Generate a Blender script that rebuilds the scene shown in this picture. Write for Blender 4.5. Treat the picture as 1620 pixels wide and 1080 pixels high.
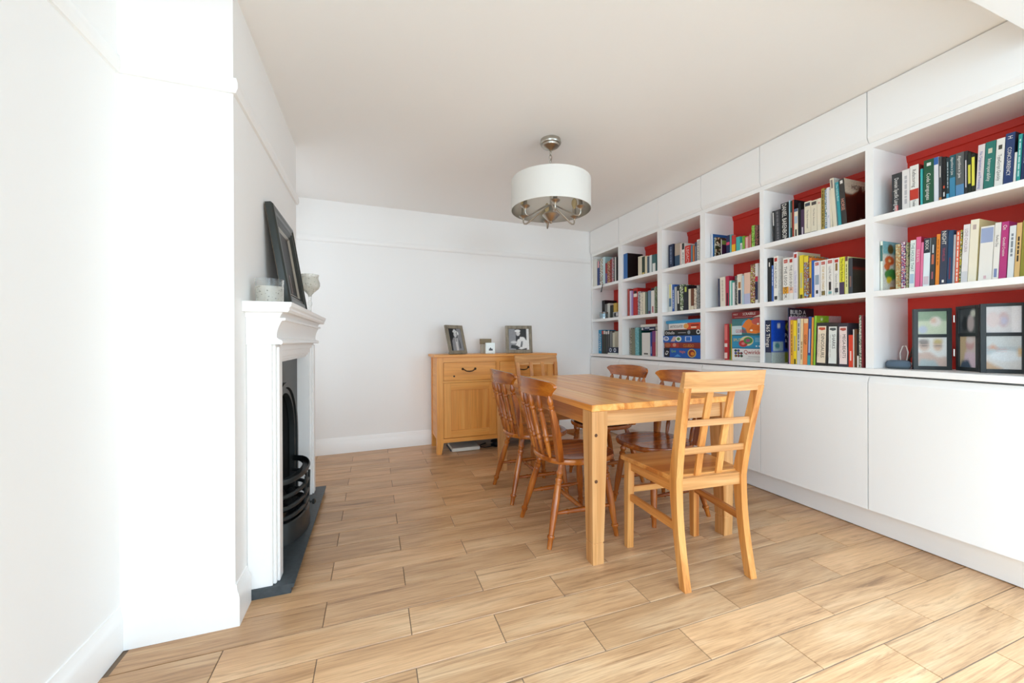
import bpy, bmesh, math, random
from math import sin, cos, pi, radians, sqrt
from mathutils import Vector, Matrix
random.seed(7)
for o in list(bpy.data.objects):
    bpy.data.objects.remove(o)
SC = bpy.context.scene
COL = SC.collection

# ------------------------------------------------------------------ camera
cam_d = bpy.data.cameras.new('camera')
cam = bpy.data.objects.new('camera', cam_d)
COL.objects.link(cam)
FPX, YAW, PITCH, ROLL, CAMH = 612.4, .34366, .00112, -.00387, 1.07
cam_d.sensor_fit = 'HORIZONTAL'
cam_d.sensor_width = 36.0
cam_d.lens = FPX * 36.0 / 1620.0
cam_d.clip_start = .05
def cam_matrix():
    cy, sy, cp, sp, cr, sr = cos(YAW), sin(YAW), cos(PITCH), sin(PITCH), cos(ROLL), sin(ROLL)
    R0 = Matrix(((cy, -sy, 0), (0, 0, -1), (sy, cy, 0)))
    R = Matrix(((cr, -sr, 0), (sr, cr, 0), (0, 0, 1))) @ Matrix(((1, 0, 0), (0, cp, -sp), (0, sp, cp))) @ R0
    Rt = R.transposed()
    M = Matrix((( Rt[0][0], -Rt[0][1], -Rt[0][2], 0), (Rt[1][0], -Rt[1][1], -Rt[1][2], 0), (Rt[2][0], -Rt[2][1], -Rt[2][2], CAMH), (0, 0, 0, 1)))
    return M
cam.matrix_world = cam_matrix()
SC.camera = cam

# ------------------------------------------------------------------ light and exposure
SC.view_settings.view_transform = 'Standard'
SC.view_settings.look = 'None'
SC.view_settings.gamma = 1.0
SC.view_settings.use_curve_mapping = False
SC.view_settings.exposure = 0.09
SC.cycles.use_denoising = True
SC.cycles.max_bounces = 14
SC.cycles.diffuse_bounces = 10
SC.cycles.glossy_bounces = 5
SC.cycles.sample_clamp_indirect = 8.0
wd = bpy.data.worlds.new('overcast_daylight')
SC.world = wd
wd.use_nodes = True
bg = wd.node_tree.nodes['Background']
bg.inputs[0].default_value = (.86, .93, 1.0, 1)
bg.inputs[1].default_value = 0.4
def area(name, loc, rot, sx, sy, power, col=(1, 1, 1)):
    l = bpy.data.lights.new(name, 'AREA')
    l.shape = 'RECTANGLE'; l.size = sx; l.size_y = sy; l.energy = power; l.color = col
    o = bpy.data.objects.new(name, l); COL.objects.link(o)
    o.location = loc; o.rotation_euler = rot
    return o
# daylight: garden doors at the far end behind the photographer, a roof light behind the camera, added fill lights at unseen side openings,
# and a weak fill added in the alcove beyond the chimney breast to lift the back wall
area('garden_door_daylight', (1.0, -9.02, 1.2), (radians(90), 0, 0), 3.4, 2.2, 255, (0.71, 0.85, 0.965))
area('added_right_fill', (2.87, -1.5, 1.35), (0, radians(90), 0), 1.7, 2.4, 63.2, (0.62, 0.817, 0.965))
area('added_left_fill', (-.86, -1.5, 1.35), (0, radians(-90), 0), 1.7, 2.4, 76, (0.612, 0.817, 0.965))
area('roof_light_daylight', (1.0, -.75, 2.75), (0, 0, 0), 2.8, 1.3, 140, (0.548, 0.763, 0.965)).data.spread = radians(95)
area('added_alcove_fill', (-.86, 3.5, 1.4), (0, radians(-90), 0), 1.6, .8, 3.7, (0.9, 0.94, 0.965))

# ------------------------------------------------------------------ materials
def lin(c):
    if isinstance(c, str):
        c = [int(c[i:i + 2], 16) / 255 for i in (1, 3, 5)]
    return tuple(x / 12.92 if x <= .04045 else ((x + .055) / 1.055) ** 2.4 for x in c) + (1.0,)
MATS = {}
def new_mat(name):
    m = bpy.data.materials.new(name); m.use_nodes = True
    return m, m.node_tree.nodes, m.node_tree.links, m.node_tree.nodes['Principled BSDF']
def plain(col, rough=.5, metal=0, spec=.5, bump=0, name=None, var=0.0):
    key = ('p', col, rough, metal, spec, bump, var)
    if key in MATS: return MATS[key]
    m, N, L, P = new_mat(name or 'plain_' + str(col).strip('#'))
    P.inputs['Base Color'].default_value = lin(col)
    P.inputs['Roughness'].default_value = rough
    P.inputs['Metallic'].default_value = metal
    P.inputs['Specular IOR Level'].default_value = spec
    if bump or var:
        tc = N.new('ShaderNodeTexCoord'); nz = N.new('ShaderNodeTexNoise')
        nz.inputs['Scale'].default_value = 60 if bump else 9; nz.inputs['Detail'].default_value = 4
        L.new(tc.outputs['Object'], nz.inputs['Vector'])
        if bump:
            b = N.new('ShaderNodeBump'); b.inputs['Strength'].default_value = bump; b.inputs['Distance'].default_value = .002
            L.new(nz.outputs['Fac'], b.inputs['Height']); L.new(b.outputs['Normal'], P.inputs['Normal'])
        if var:
            r = N.new('ShaderNodeValToRGB'); c = lin(col)
            r.color_ramp.elements[0].position = .3; r.color_ramp.elements[1].position = .7
            r.color_ramp.elements[0].color = tuple(x * (1 - var) for x in c[:3]) + (1,)
            r.color_ramp.elements[1].color = tuple(min(1, x * (1 + var)) for x in c[:3]) + (1,)
            L.new(nz.outputs['Fac'], r.inputs['Fac']); L.new(r.outputs['Color'], P.inputs['Base Color'])
    MATS[key] = m
    return m
def pattern(cols, scale=60):
    key = ('v', tuple(cols), scale)
    if key in MATS: return MATS[key]
    m, N, L, P = new_mat('printed_pattern')
    tc = N.new('ShaderNodeTexCoord'); v = N.new('ShaderNodeTexNoise'); r = N.new('ShaderNodeValToRGB')
    v.inputs['Scale'].default_value = scale; v.inputs['Detail'].default_value = 2; v.inputs['Roughness'].default_value = .6
    r.color_ramp.interpolation = 'CONSTANT'
    n = len(cols)
    while len(r.color_ramp.elements) < n: r.color_ramp.elements.new(.5)
    for i, c in enumerate(cols):
        r.color_ramp.elements[i].position = 0 if i == 0 else .36 + .28 * i / n
        r.color_ramp.elements[i].color = lin(c)
    L.new(tc.outputs['Object'], v.inputs['Vector']); L.new(v.outputs['Fac'], r.inputs['Fac']); L.new(r.outputs['Color'], P.inputs['Base Color'])
    P.inputs['Roughness'].default_value = .45
    MATS[key] = m
    return m
def wood(name, dark, mid, light, axis='z', rough=.38, grain=1.0, knots=0.0, coat=.0, stretch=.7, contrast=1.0):
    key = ('w', name, axis)
    if key in MATS: return MATS[key]
    m, N, L, P = new_mat(name + '_' + axis)
    tc = N.new('ShaderNodeTexCoord'); oi = N.new('ShaderNodeObjectInfo')
    mul = N.new('ShaderNodeVectorMath'); mul.operation = 'SCALE'; mul.inputs['Scale'].default_value = 13.7
    cmb = N.new('ShaderNodeCombineXYZ')
    for i in range(3): L.new(oi.outputs['Random'], cmb.inputs[i])
    L.new(cmb.outputs[0], mul.inputs[0])
    add = N.new('ShaderNodeVectorMath'); add.operation = 'ADD'
    L.new(tc.outputs['Object'], add.inputs[0]); L.new(mul.outputs['Vector'], add.inputs[1])
    def mapped(along, across):
        mp = N.new('ShaderNodeMapping')
        mp.inputs['Scale'].default_value = tuple(along if a == axis else across for a in 'xyz')
        L.new(add.outputs['Vector'], mp.inputs['Vector'])
        return mp.outputs['Vector']
    n1 = N.new('ShaderNodeTexNoise'); n1.inputs['Scale'].default_value = 1; n1.inputs['Detail'].default_value = 5; n1.inputs['Distortion'].default_value = .9
    L.new(mapped(1.3 * stretch, 15 * grain), n1.inputs['Vector'])
    ramp = N.new('ShaderNodeValToRGB')
    e = ramp.color_ramp.elements
    e[0].position = .5 - .22 / contrast; e[0].color = lin(dark); e[1].position = .5 + .24 / contrast; e[1].color = lin(light)
    k = e.new(.5); k.color = lin(mid)
    L.new(n1.outputs['Fac'], ramp.inputs['Fac'])
    n2 = N.new('ShaderNodeTexNoise'); n2.inputs['Scale'].default_value = 1; n2.inputs['Detail'].default_value = 3
    L.new(mapped(4, 170 * grain), n2.inputs['Vector'])
    r2 = N.new('ShaderNodeValToRGB'); r2.color_ramp.elements[0].position = .32; r2.color_ramp.elements[0].color = (.72, .68, .62, 1)
    r2.color_ramp.elements[1].position = .6; r2.color_ramp.elements[1].color = (1, 1, 1, 1)
    L.new(n2.outputs['Fac'], r2.inputs['Fac'])
    mx = N.new('ShaderNodeMix'); mx.data_type = 'RGBA'; mx.blend_type = 'MULTIPLY'; mx.inputs[0].default_value = .55
    L.new(ramp.outputs['Color'], mx.inputs[6]); L.new(r2.outputs['Color'], mx.inputs[7])
    out = mx.outputs[2]
    if knots:
        vo = N.new('ShaderNodeTexVoronoi'); vo.inputs['Scale'].default_value = 1; vo.inputs['Randomness'].default_value = 1
        L.new(mapped(3.2, 6.5), vo.inputs['Vector'])
        r3 = N.new('ShaderNodeValToRGB'); r3.color_ramp.elements[0].position = .035 * knots; r3.color_ramp.elements[0].color = (.16, .06, .025, 1)
        r3.color_ramp.elements[1].position = .095 * knots; r3.color_ramp.elements[1].color = (1, 1, 1, 1)
        L.new(vo.outputs['Distance'], r3.inputs['Fac'])
        m3 = N.new('ShaderNodeMix'); m3.data_type = 'RGBA'; m3.blend_type = 'MULTIPLY'; m3.inputs[0].default_value = .85
        L.new(out, m3.inputs[6]); L.new(r3.outputs['Color'], m3.inputs[7]); out = m3.outputs[2]
    L.new(out, P.inputs['Base Color'])
    P.inputs['Roughness'].default_value = rough
    if coat:
        P.inputs['Coat Weight'].default_value = coat; P.inputs['Coat Roughness'].default_value = .18
    b = N.new('ShaderNodeBump'); b.inputs['Strength'].default_value = .12; b.inputs['Distance'].default_value = .001
    L.new(n2.outputs['Fac'], b.inputs['Height']); L.new(b.outputs['Normal'], P.inputs['Normal'])
    MATS[key] = m
    return m
def floor_tile_mat():
    m, N, L, P = new_mat('wood_look_porcelain')
    tc = N.new('ShaderNodeTexCoord'); oi = N.new('ShaderNodeObjectInfo')
    cmb = N.new('ShaderNodeCombineXYZ')
    for i in range(3): L.new(oi.outputs['Random'], cmb.inputs[i])
    mul = N.new('ShaderNodeVectorMath'); mul.operation = 'MULTIPLY'; mul.inputs[1].default_value = (31.0, 17.0, 5.0)
    L.new(cmb.outputs[0], mul.inputs[0])
    add = N.new('ShaderNodeVectorMath'); add.operation = 'ADD'
    L.new(tc.outputs['Object'], add.inputs[0]); L.new(mul.outputs['Vector'], add.inputs[1])
    def noise(sx, sy, det, dist=0.0, rough=.55):
        mp = N.new('ShaderNodeMapping'); mp.inputs['Scale'].default_value = (sx, sy, 1)
        L.new(add.outputs['Vector'], mp.inputs['Vector'])
        n = N.new('ShaderNodeTexNoise'); n.inputs['Scale'].default_value = 1; n.inputs['Detail'].default_value = det
        n.inputs['Distortion'].default_value = dist; n.inputs['Roughness'].default_value = rough
        L.new(mp.outputs['Vector'], n.inputs['Vector'])
        return n.outputs['Fac']
    def ramp(f, stops):
        r = N.new('ShaderNodeValToRGB'); e = r.color_ramp.elements
        e[0].position, e[0].color = stops[0]; e[1].position, e[1].color = stops[-1]
        for p, c in stops[1:-1]:
            k = e.new(p); k.color = c
        L.new(f, r.inputs['Fac'])
        return r.outputs['Color']
    base = ramp(noise(1.5, 9, 4, .8), [(.28, lin('#b98f66')), (.5, lin('#d0a57a')), (.72, lin('#dfbb92'))])
    streak = ramp(noise(2.0, 46, 7, 1.1, .72), [(.31, (.34, .28, .25, 1)), (.40, (.74, .69, .66, 1)), (.50, (1, 1, 1, 1))])
    fine = ramp(noise(7, 210, 3, .3), [(.34, (.72, .68, .65, 1)), (.6, (1, 1, 1, 1))])
    m1 = N.new('ShaderNodeMix'); m1.data_type = 'RGBA'; m1.blend_type = 'MULTIPLY'; m1.inputs[0].default_value = .8
    L.new(base, m1.inputs[6]); L.new(streak, m1.inputs[7])
    m2 = N.new('ShaderNodeMix'); m2.data_type = 'RGBA'; m2.blend_type = 'MULTIPLY'; m2.inputs[0].default_value = .7
    L.new(m1.outputs[2], m2.inputs[6]); L.new(fine, m2.inputs[7])
    hs = N.new('ShaderNodeHueSaturation'); mr = N.new('ShaderNodeMapRange')
    mr.inputs['To Min'].default_value = .86; mr.inputs['To Max'].default_value = 1.1
    L.new(oi.outputs['Random'], mr.inputs['Value']); L.new(mr.outputs[0], hs.inputs['Value']); L.new(m2.outputs[2], hs.inputs['Color'])
    L.new(hs.outputs['Color'], P.inputs['Base Color'])
    P.inputs['Roughness'].default_value = .3
    b = N.new('ShaderNodeBump'); b.inputs['Strength'].default_value = .1; b.inputs['Distance'].default_value = .001
    L.new(noise(6, 120, 3), b.inputs['Height']); L.new(b.outputs['Normal'], P.inputs['Normal'])
    return m
WALL = plain('#f5f5f4', .75, name='white_wall_paint', bump=.04)
CEIL = plain('#f5f5f4', .8, name='ceiling_paint', bump=.04)
TRIM = plain('#f6f6f5', .35, name='white_gloss_paint')
UNIT = plain('#f5f5f4', .32, name='white_satin_lacquer')
RED = plain('#ca2a18', .5, name='red_back_paint')
REDGAP = plain('#7a1a14', .6, name='red_shadow_line')
SLATE = plain('#3f474c', .45, name='hearth_slate', var=.18, bump=.1)
IRON = plain('#34393a', .42, metal=.3, name='cast_iron', bump=.1)
SOOT = plain('#101112', .9, name='firebox_soot')
GROUT = plain('#7d6a58', .85, name='grout')
NICKEL = plain('#b9b3a8', .3, metal=1, name='brushed_nickel')
SILVER = plain('#c9c7c2', .28, metal=1, name='silver_lining')
SHADE = plain('#dad7d1', .85, name='white_shade_fabric', bump=.25)
BLACK = plain('#17181a', .45, name='black')
PAPER = plain('#e9e2d2', .8, name='book_pages')
PINE = lambda ax: wood('orange_pine', '#d8842f', '#f4a850', '#fcc676', ax, rough=.3, knots=.6, coat=.25, stretch=.5, contrast=1.3)
PINEP = lambda ax: wood('pale_pine', '#b4763c', '#cf965a', '#e2b07a', ax, rough=.36, knots=.5, coat=.15, stretch=.5, contrast=1.3)
PINEC = lambda ax: wood('honey_pine', '#b0662a', '#d08a44', '#e2a660', ax, rough=.34, knots=.3, coat=.2, stretch=.5, contrast=1.4)
DARKP = lambda ax: wood('stained_beech', '#803c0c', '#a95a18', '#cb7c2a', ax, rough=.24, coat=.5, grain=1.2, contrast=1.2)
OAK = lambda ax: wood('golden_oak', '#d08434', '#eea248', '#f6b660', ax, rough=.4, coat=.1, grain=1.3, knots=.12, contrast=.75)
GREYW = wood('grey_wood', '#6f675a', '#8a8170', '#a29a88', 'z', rough=.6, grain=1.5)

# ------------------------------------------------------------------ mesh helpers
class MB:
    def __init__(s): s.v = []; s.f = []; s.m = []; s.mats = []
    def mi(s, m):
        if m not in s.mats: s.mats.append(m)
        return s.mats.index(m)
    def add(s, vs, fs, m, T=None):
        b = len(s.v); k = s.mi(m)
        s.v += [tuple(T @ Vector(p)) if T else tuple(p) for p in vs]
        for f in fs:
            s.f.append(tuple(b + i for i in f)); s.m.append(k)
        return s
    def box(s, x0, x1, y0, y1, z0, z1, m, bv=0.0, T=None):
        if bv <= 0:
            vs = [(x, y, z) for x in (x0, x1) for y in (y0, y1) for z in (z0, z1)]
            return s.add(vs, [(0, 1, 3, 2), (4, 6, 7, 5), (0, 4, 5, 1), (2, 3, 7, 6), (0, 2, 6, 4), (1, 5, 7, 3)], m, T)
        X, Y, Z = (x0, x1), (y0, y1), (z0, z1); vs = []; ix = {}
        for i in (0, 1):
            for j in (0, 1):
                for k in (0, 1):
                    c = [X[i], Y[j], Z[k]]; sg = [bv * (1 - 2 * i), bv * (1 - 2 * j), bv * (1 - 2 * k)]
                    for a in range(3):
                        p = [c[n] + (0 if n == a else sg[n]) for n in range(3)]
                        ix[i, j, k, a] = len(vs); vs.append(p)
        fs = []
        for a in range(3):
            b, c = (a + 1) % 3, (a + 2) % 3
            for sd in (0, 1):
                q = []
                for (p, r) in ((0, 0), (1, 0), (1, 1), (0, 1)):
                    t = [0, 0, 0]; t[a] = sd; t[b] = p; t[c] = r; q.append(ix[t[0], t[1], t[2], a])
                fs.append(tuple(q if sd else q[::-1]))
        for a in range(3):
            b, c = (a + 1) % 3, (a + 2) % 3
            for p in (0, 1):
                for r in (0, 1):
                    t0 = [0, 0, 0]; t1 = [0, 0, 0]; t0[a] = 0; t1[a] = 1
                    for t in (t0, t1): t[b] = p; t[c] = r
                    q = [ix[t0[0], t0[1], t0[2], b], ix[t1[0], t1[1], t1[2], b], ix[t1[0], t1[1], t1[2], c], ix[t0[0], t0[1], t0[2], c]]
                    fs.append(tuple(q))
        for i in (0, 1):
            for j in (0, 1):
                for k in (0, 1): fs.append((ix[i, j, k, 0], ix[i, j, k, 1], ix[i, j, k, 2]))
        return s.add(vs, fs, m, T)
    def rings(s, rings, m, closed=True, caps=True, T=None):
        n = len(rings[0]); vs = [p for r in rings for p in r]; fs = []
        for a in range(len(rings) - 1):
            for i in range(n if closed else n - 1):
                j = (i + 1) % n
                fs.append((a * n + i, a * n + j, (a + 1) * n + j, (a + 1) * n + i))
        if caps and closed:
            fs.append(tuple(range(n - 1, -1, -1))); fs.append(tuple((len(rings) - 1) * n + i for i in range(n)))
        return s.add(vs, fs, m, T)
    def lathe(s, prof, p0, p1, m, n=14, caps=True, T=None):
        p0, p1 = Vector(p0), Vector(p1); d = (p1 - p0); ax = d.normalized()
        u = ax.orthogonal().normalized(); w = ax.cross(u)
        rs = []
        for t, r in prof:
            c = p0 + d * t
            rs.append([tuple(c + (u * cos(2 * pi * i / n) + w * sin(2 * pi * i / n)) * r) for i in range(n)])
        return s.rings(rs, m, True, caps, T)
    def tube(s, pts, r, m, n=8, T=None):
        pts = [Vector(p) for p in pts]; rs = []; u = None
        for i, p in enumerate(pts):
            t = (pts[min(i + 1, len(pts) - 1)] - pts[max(i - 1, 0)]).normalized()
            u = t.orthogonal().normalized() if u is None else (u - t * u.dot(t)).normalized()
            w = t.cross(u); rr = r[i] if isinstance(r, (list, tuple)) else r
            rs.append([tuple(p + (u * cos(2 * pi * k / n) + w * sin(2 * pi * k / n)) * rr) for k in range(n)])
        return s.rings(rs, m, True, True, T)
    def prism(s, poly, ax, d0, d1, m, T=None):
        def P(a, b, d): return {'x': (d, a, b), 'y': (a, d, b), 'z': (a, b, d)}[ax]
        return s.rings([[P(a, b, d0) for a, b in poly], [P(a, b, d1) for a, b in poly]], m, True, True, T)
    def mesh(s, name, smooth=35):
        me = bpy.data.meshes.new(name)
        me.from_pydata(s.v, [], s.f)
        for m in s.mats: me.materials.append(m)
        me.polygons.foreach_set('material_index', s.m)
        bm = bmesh.new(); bm.from_mesh(me); bmesh.ops.recalc_face_normals(bm, faces=bm.faces); bm.to_mesh(me); bm.free()
        if smooth:
            me.shade_smooth(); me.set_sharp_from_angle(angle=radians(smooth))
        me.update()
        return me
def ob(name, data, parent=None, loc=(0, 0, 0), rz=0.0, label=None, cat=None, group=None, kind=None, smooth=35):
    if isinstance(data, MB): data = data.mesh(name, smooth)
    o = bpy.data.objects.new(name, data); COL.objects.link(o)
    if parent: o.parent = parent
    o.location = loc; o.rotation_euler = (0, 0, rz)
    return tag(o, label, cat, group, kind)
def tag(o, label=None, cat=None, group=None, kind=None):
    for k, v in (('label', label), ('category', cat), ('group', group), ('kind', kind)):
        if v: o[k] = v
    return o
def thing(name, label, cat, loc=(0, 0, 0), rz=0.0, group=None):
    return ob(name, None, None, loc, rz, label, cat, group)
def struct(name, mb, label, smooth=35): return ob(name, mb, label=label, kind='structure', smooth=smooth)
def copy_tree(o, parent=None):
    c = o.copy(); COL.objects.link(c)
    if parent: c.parent = parent
    for ch in list(o.children): copy_tree(ch, c)
    return c
TXT = {}
def text_shape(s):
    """glyph triangles of a line of lettering, 1 unit cap height: (verts, faces, width)"""
    if s in TXT: return TXT[s]
    c = bpy.data.curves.new('lettering', 'FONT'); c.body = s; c.size = 1.0; c.resolution_u = 2; c.fill_mode = 'FRONT'
    o = bpy.data.objects.new('lettering', c); COL.objects.link(o)
    dg = bpy.context.evaluated_depsgraph_get(); dg.update()
    me = bpy.data.meshes.new_from_object(o.evaluated_get(dg))
    vs = [(v.co.x, v.co.y) for v in me.vertices]; fs = [tuple(p.vertices) for p in me.polygons]
    bpy.data.objects.remove(o); bpy.data.meshes.remove(me); bpy.data.curves.remove(c)
    x0 = min(v[0] for v in vs); x1 = max(v[0] for v in vs); h = max(v[1] for v in vs)
    vs = [((x - x0) / h, y / h) for x, y in vs]
    TXT[s] = (vs, fs, (x1 - x0) / h)
    return TXT[s]
def put_text(mb, s, o, ux, uy, height, m, maxw=None, center=False):
    vs, fs, w = text_shape(s)
    sx = height
    if maxw and w * sx > maxw: sx = maxw / w
    o, ux, uy = Vector(o), Vector(ux), Vector(uy)
    if center: o = o - ux * (w * sx / 2)
    mb.add([tuple(o + ux * (x * sx) + uy * (y * height)) for x, y in vs], fs, m)
def poly_print(mb, o, ux, uy, polys, lift=.0004):
    """flat print: polygons in the (ux, uy) plane, each a hair in front of the one before"""
    o, ux, uy = Vector(o), Vector(ux), Vector(uy); n = ux.cross(uy).normalized()
    for k, (pts, m) in enumerate(polys):
        q = o + n * (lift * (k + 1))
        mb.add([tuple(q + ux * a + uy * b) for a, b in pts], [tuple(range(len(pts)))], m)
def ell(cx, cy, rx, ry, n=16, a0=0, a1=360): return [(cx + rx * cos(radians(a0 + (a1 - a0) * i / (n if a1 - a0 == 360 else n - 1))), cy + ry * sin(radians(a0 + (a1 - a0) * i / (n if a1 - a0 == 360 else n - 1)))) for i in range(n)]
def rect(a0, a1, b0, b1): return [(a0, b0), (a1, b0), (a1, b1), (a0, b1)]

PRINT, N_, L_, P_ = new_mat('photographic_print')
P_.inputs['Roughness'].default_value = .28
a_ = N_.new('ShaderNodeAttribute'); a_.attribute_name = 'ink'; L_.new(a_.outputs['Color'], P_.inputs['Base Color'])
def inside(pts, x, y):
    c = False; j = len(pts) - 1
    for i in range(len(pts)):
        (xi, yi), (xj, yj) = pts[i], pts[j]
        if (yi > y) != (yj > y) and x < (xj - xi) * (y - yi) / (yj - yi) + xi: c = not c
        j = i
    return c
def soft_print(name, parent, o, ux, uy, w, h, polys, nx, ny, ground='#808080', blur=.035, grain=.05, label=None):
    """a flat printed picture: ink colours stored on a fine grid, polygons in unit coordinates, edges softened"""
    o, ux, uy = Vector(o), Vector(ux), Vector(uy); rnd = random.Random(len(polys) * 31 + nx)
    vs = []; cols = []; L = [(q, lin(c)) for q, c in polys]; g = lin(ground)
    for j in range(ny + 1):
        for i in range(nx + 1):
            vs.append(tuple(o + ux * (w * i / nx) + uy * (h * j / ny))); acc = [0, 0, 0]
            for dx, dy in ((0, 0), (blur, 0), (-blur, 0), (0, blur), (0, -blur)):
                x, y = min(.999, max(.001, i / nx + dx)), min(.999, max(.001, j / ny + dy)); c = g
                for q, cc in L:
                    if inside(q, x, y): c = cc
                for k in range(3): acc[k] += c[k] / 5
            m = 1 + rnd.uniform(-grain, grain) * 2
            cols += [min(1, a * m) for a in acc] + [1]
    fs = [(j * (nx + 1) + i, j * (nx + 1) + i + 1, (j + 1) * (nx + 1) + i + 1, (j + 1) * (nx + 1) + i) for j in range(ny) for i in range(nx)]
    me = bpy.data.meshes.new(name); me.from_pydata(vs, [], fs); me.materials.append(PRINT)
    at = me.color_attributes.new('ink', 'FLOAT_COLOR', 'POINT'); at.data.foreach_set('color', cols)
    return ob(name, me, parent, label=label)

# ------------------------------------------------------------------ setting
XL, XB, XR = -.84, -.497, 2.85          # left wall, chimney breast face, right wall
YN, YB1, YB2 = -9.0, 1.738, 3.0         # rear wall, breast near and far edges
H = 2.41
def yback(x): return 4.04 + (x + .66) * .0409
fl = struct('floor', MB().box(-1, 2.95, YN - .1, 4.35, -.12, -.003, GROUT), 'floor of wood-look plank tiles laid in half bond', 0)
TILE = floor_tile_mat()
PX, PY, GAP = .624, .1525, .0032
tiles = {}
for k in range(-14, 18):
    y0 = 1.454 + PY * k
    ya, yb = y0 + GAP / 2, min(y0 + PY - GAP / 2, 4.2)
    xmin = XL + .012 if y0 < 1.7 else (-.51 if y0 < 2.95 else XL)
    ph = .128 if k % 2 == 0 else .44
    for n in range(-3, 6):
        xa, xb = max(ph + n * PX + GAP / 2, xmin), min(ph + (n + 1) * PX - GAP / 2, 2.64)
        if xb - xa < .02: continue
        key = (round(xb - xa, 3), round(yb - ya, 3))
        if key not in tiles:
            tiles[key] = MB().box(-key[0] / 2, key[0] / 2, -key[1] / 2, key[1] / 2, -.009, 0, TILE, .0012).mesh('tile', 0)
        ob('tile', tiles[key], fl, ((xa + xb) / 2, (ya + yb) / 2, random.uniform(-.0003, .0002)))
def pierced(x0, x1, ya, yb, wa, wb_, za, zb):
    return MB().box(x0, x1, ya, wa, 0, 2.5, WALL).box(x0, x1, wb_, yb, 0, 2.5, WALL).box(x0, x1, wa, wb_, 0, za, WALL).box(x0, x1, wa, wb_, zb, 2.5, WALL)
struct('wall_left', pierced(XL - .1, XL, YN, YB1 + .05, -2.7, -.3, .5, 2.2), 'white left wall nearest the camera', 0)
struct('wall_left.001', pierced(XL - .1, XL, YB2 - .05, 4.2, 3.1, 3.9, .6, 2.2), 'white left wall of the alcove behind the chimney breast', 0)
cb = MB()                                # chimney breast with the fire opening left free
cb.box(XL, XB, YB1, 2.06, 0, 2.5, WALL).box(XL, XB, 2.84, YB2, 0, 2.5, WALL).box(XL, XB, 2.06, 2.84, .88, 2.5, WALL)
struct('wall_chimney', cb, 'white chimney breast projecting from the left wall', 0)
wb = MB(); a, b = (-.95, yback(-.95)), (2.95, yback(2.95))
wb.rings([[(a[0], a[1], 0), (b[0], b[1], 0), (b[0], b[1] + .12, 0), (a[0], a[1] + .12, 0)], [(a[0], a[1], 2.5), (b[0], b[1], 2.5), (b[0], b[1] + .12, 2.5), (a[0], a[1] + .12, 2.5)]], WALL)
struct('wall_back', wb, 'white back wall with a picture rail', 0)
struct('wall_right', pierced(XR, XR + .1, YN, 4.3, -2.7, -.3, .5, 2.2), 'white right wall behind the bookshelves', 0)
for k, (x, ya, yb, za, zb) in enumerate(((XL - .07, -2.7, -.3, .5, 2.2), (XR + .07, -2.7, -.3, .5, 2.2), (XL - .07, 3.1, 3.9, .6, 2.2))):  # frames for the unseen openings added to hold the fill lights
    m = MB().box(x - .02, x + .02, ya, ya + .06, za, zb, TRIM).box(x - .02, x + .02, yb - .06, yb, za, zb, TRIM).box(x - .02, x + .02, ya + .06, yb - .06, za, za + .06, TRIM).box(x - .02, x + .02, ya + .06, yb - .06, zb - .06, zb, TRIM)
    struct(f'added_window_{k + 1}', m, ('white window in the left wall behind the photographer', 'white window in the right wall behind the photographer', 'white window of the alcove beyond the chimney breast')[k], 0)
wr = MB().box(XL, -.7, YN - .1, YN, 0, 2.5, WALL).box(2.7, XR, YN - .1, YN, 0, 2.5, WALL).box(-.7, 2.7, YN - .1, YN, 2.25, 2.5, WALL)
struct('wall_rear', wr, 'rear wall around the open garden doors behind the photographer', 0)
ce = MB()
ce.box(-1, 2.95, -.1, 4.35, H, H + .1, CEIL).box(-1, 2.95, YN - .1, -1.4, H, H + .1, CEIL).box(-1, -.4, -1.4, -.1, H, H + .1, CEIL).box(2.4, 2.95, -1.4, -.1, H, H + .1, CEIL)
struct('ceiling', ce, 'flat off-white ceiling', 0)
struct('ceiling_beam', MB().box(XL, XR, .42, .74, 2.264, H, CEIL), 'white boxed beam across the ceiling', 0)
def rail_prof(d=.02, h=.055): return [(0, 0), (d * .55, 0), (d, h * .25), (d, h * .6), (d * .7, h), (0, h)]
def base_prof(h=.15, d=.018): return [(0, 0), (d, 0), (d, h - .045), (d * .75, h - .03), (d * .45, h - .022), (d * .3, h), (0, h)]
def run(mb, pts, prof, z, m):
    """extrude a moulding profile along a wall line with mitred corners; the room is on the left of the line"""
    P = [Vector((x, y, 0)) for x, y in pts]; rs = []
    for i, p in enumerate(P):
        ns = []
        if i: d = (p - P[i - 1]).normalized(); ns.append(Vector((-d.y, d.x, 0)))
        if i < len(P) - 1: d = (P[i + 1] - p).normalized(); ns.append(Vector((-d.y, d.x, 0)))
        n = ns[0] if len(ns) == 1 else (ns[0] + ns[1]) / (1 + ns[0].dot(ns[1]))
        rs.append([tuple(p + n * a + Vector((0, 0, z + b))) for a, b in prof])
    mb.rings(rs, m)
    return mb
ZR = 2.01
struct('trim_1', run(MB(), [(2.51, yback(2.51)), (XL, yback(XL))], rail_prof(), ZR + .006, TRIM), 'white picture rail on the back wall', 40)
struct('trim_2', run(MB(), [(XB, YB2), (XB, YB1), (XL, YB1), (XL, YN)], rail_prof(), ZR, TRIM), 'white picture rail round the chimney breast and along the left wall', 40)
struct('baseboard_back', run(MB(), [(2.53, yback(2.53)), (XL, yback(XL))], base_prof(), 0, TRIM), 'tall white skirting along the back wall', 40)
struct('baseboard_left', run(MB(), [(XB, 1.868), (XB, YB1), (XL, YB1), (XL, YN)], base_prof(), 0, TRIM), 'tall white skirting round the chimney breast and along the left wall', 40)

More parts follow.
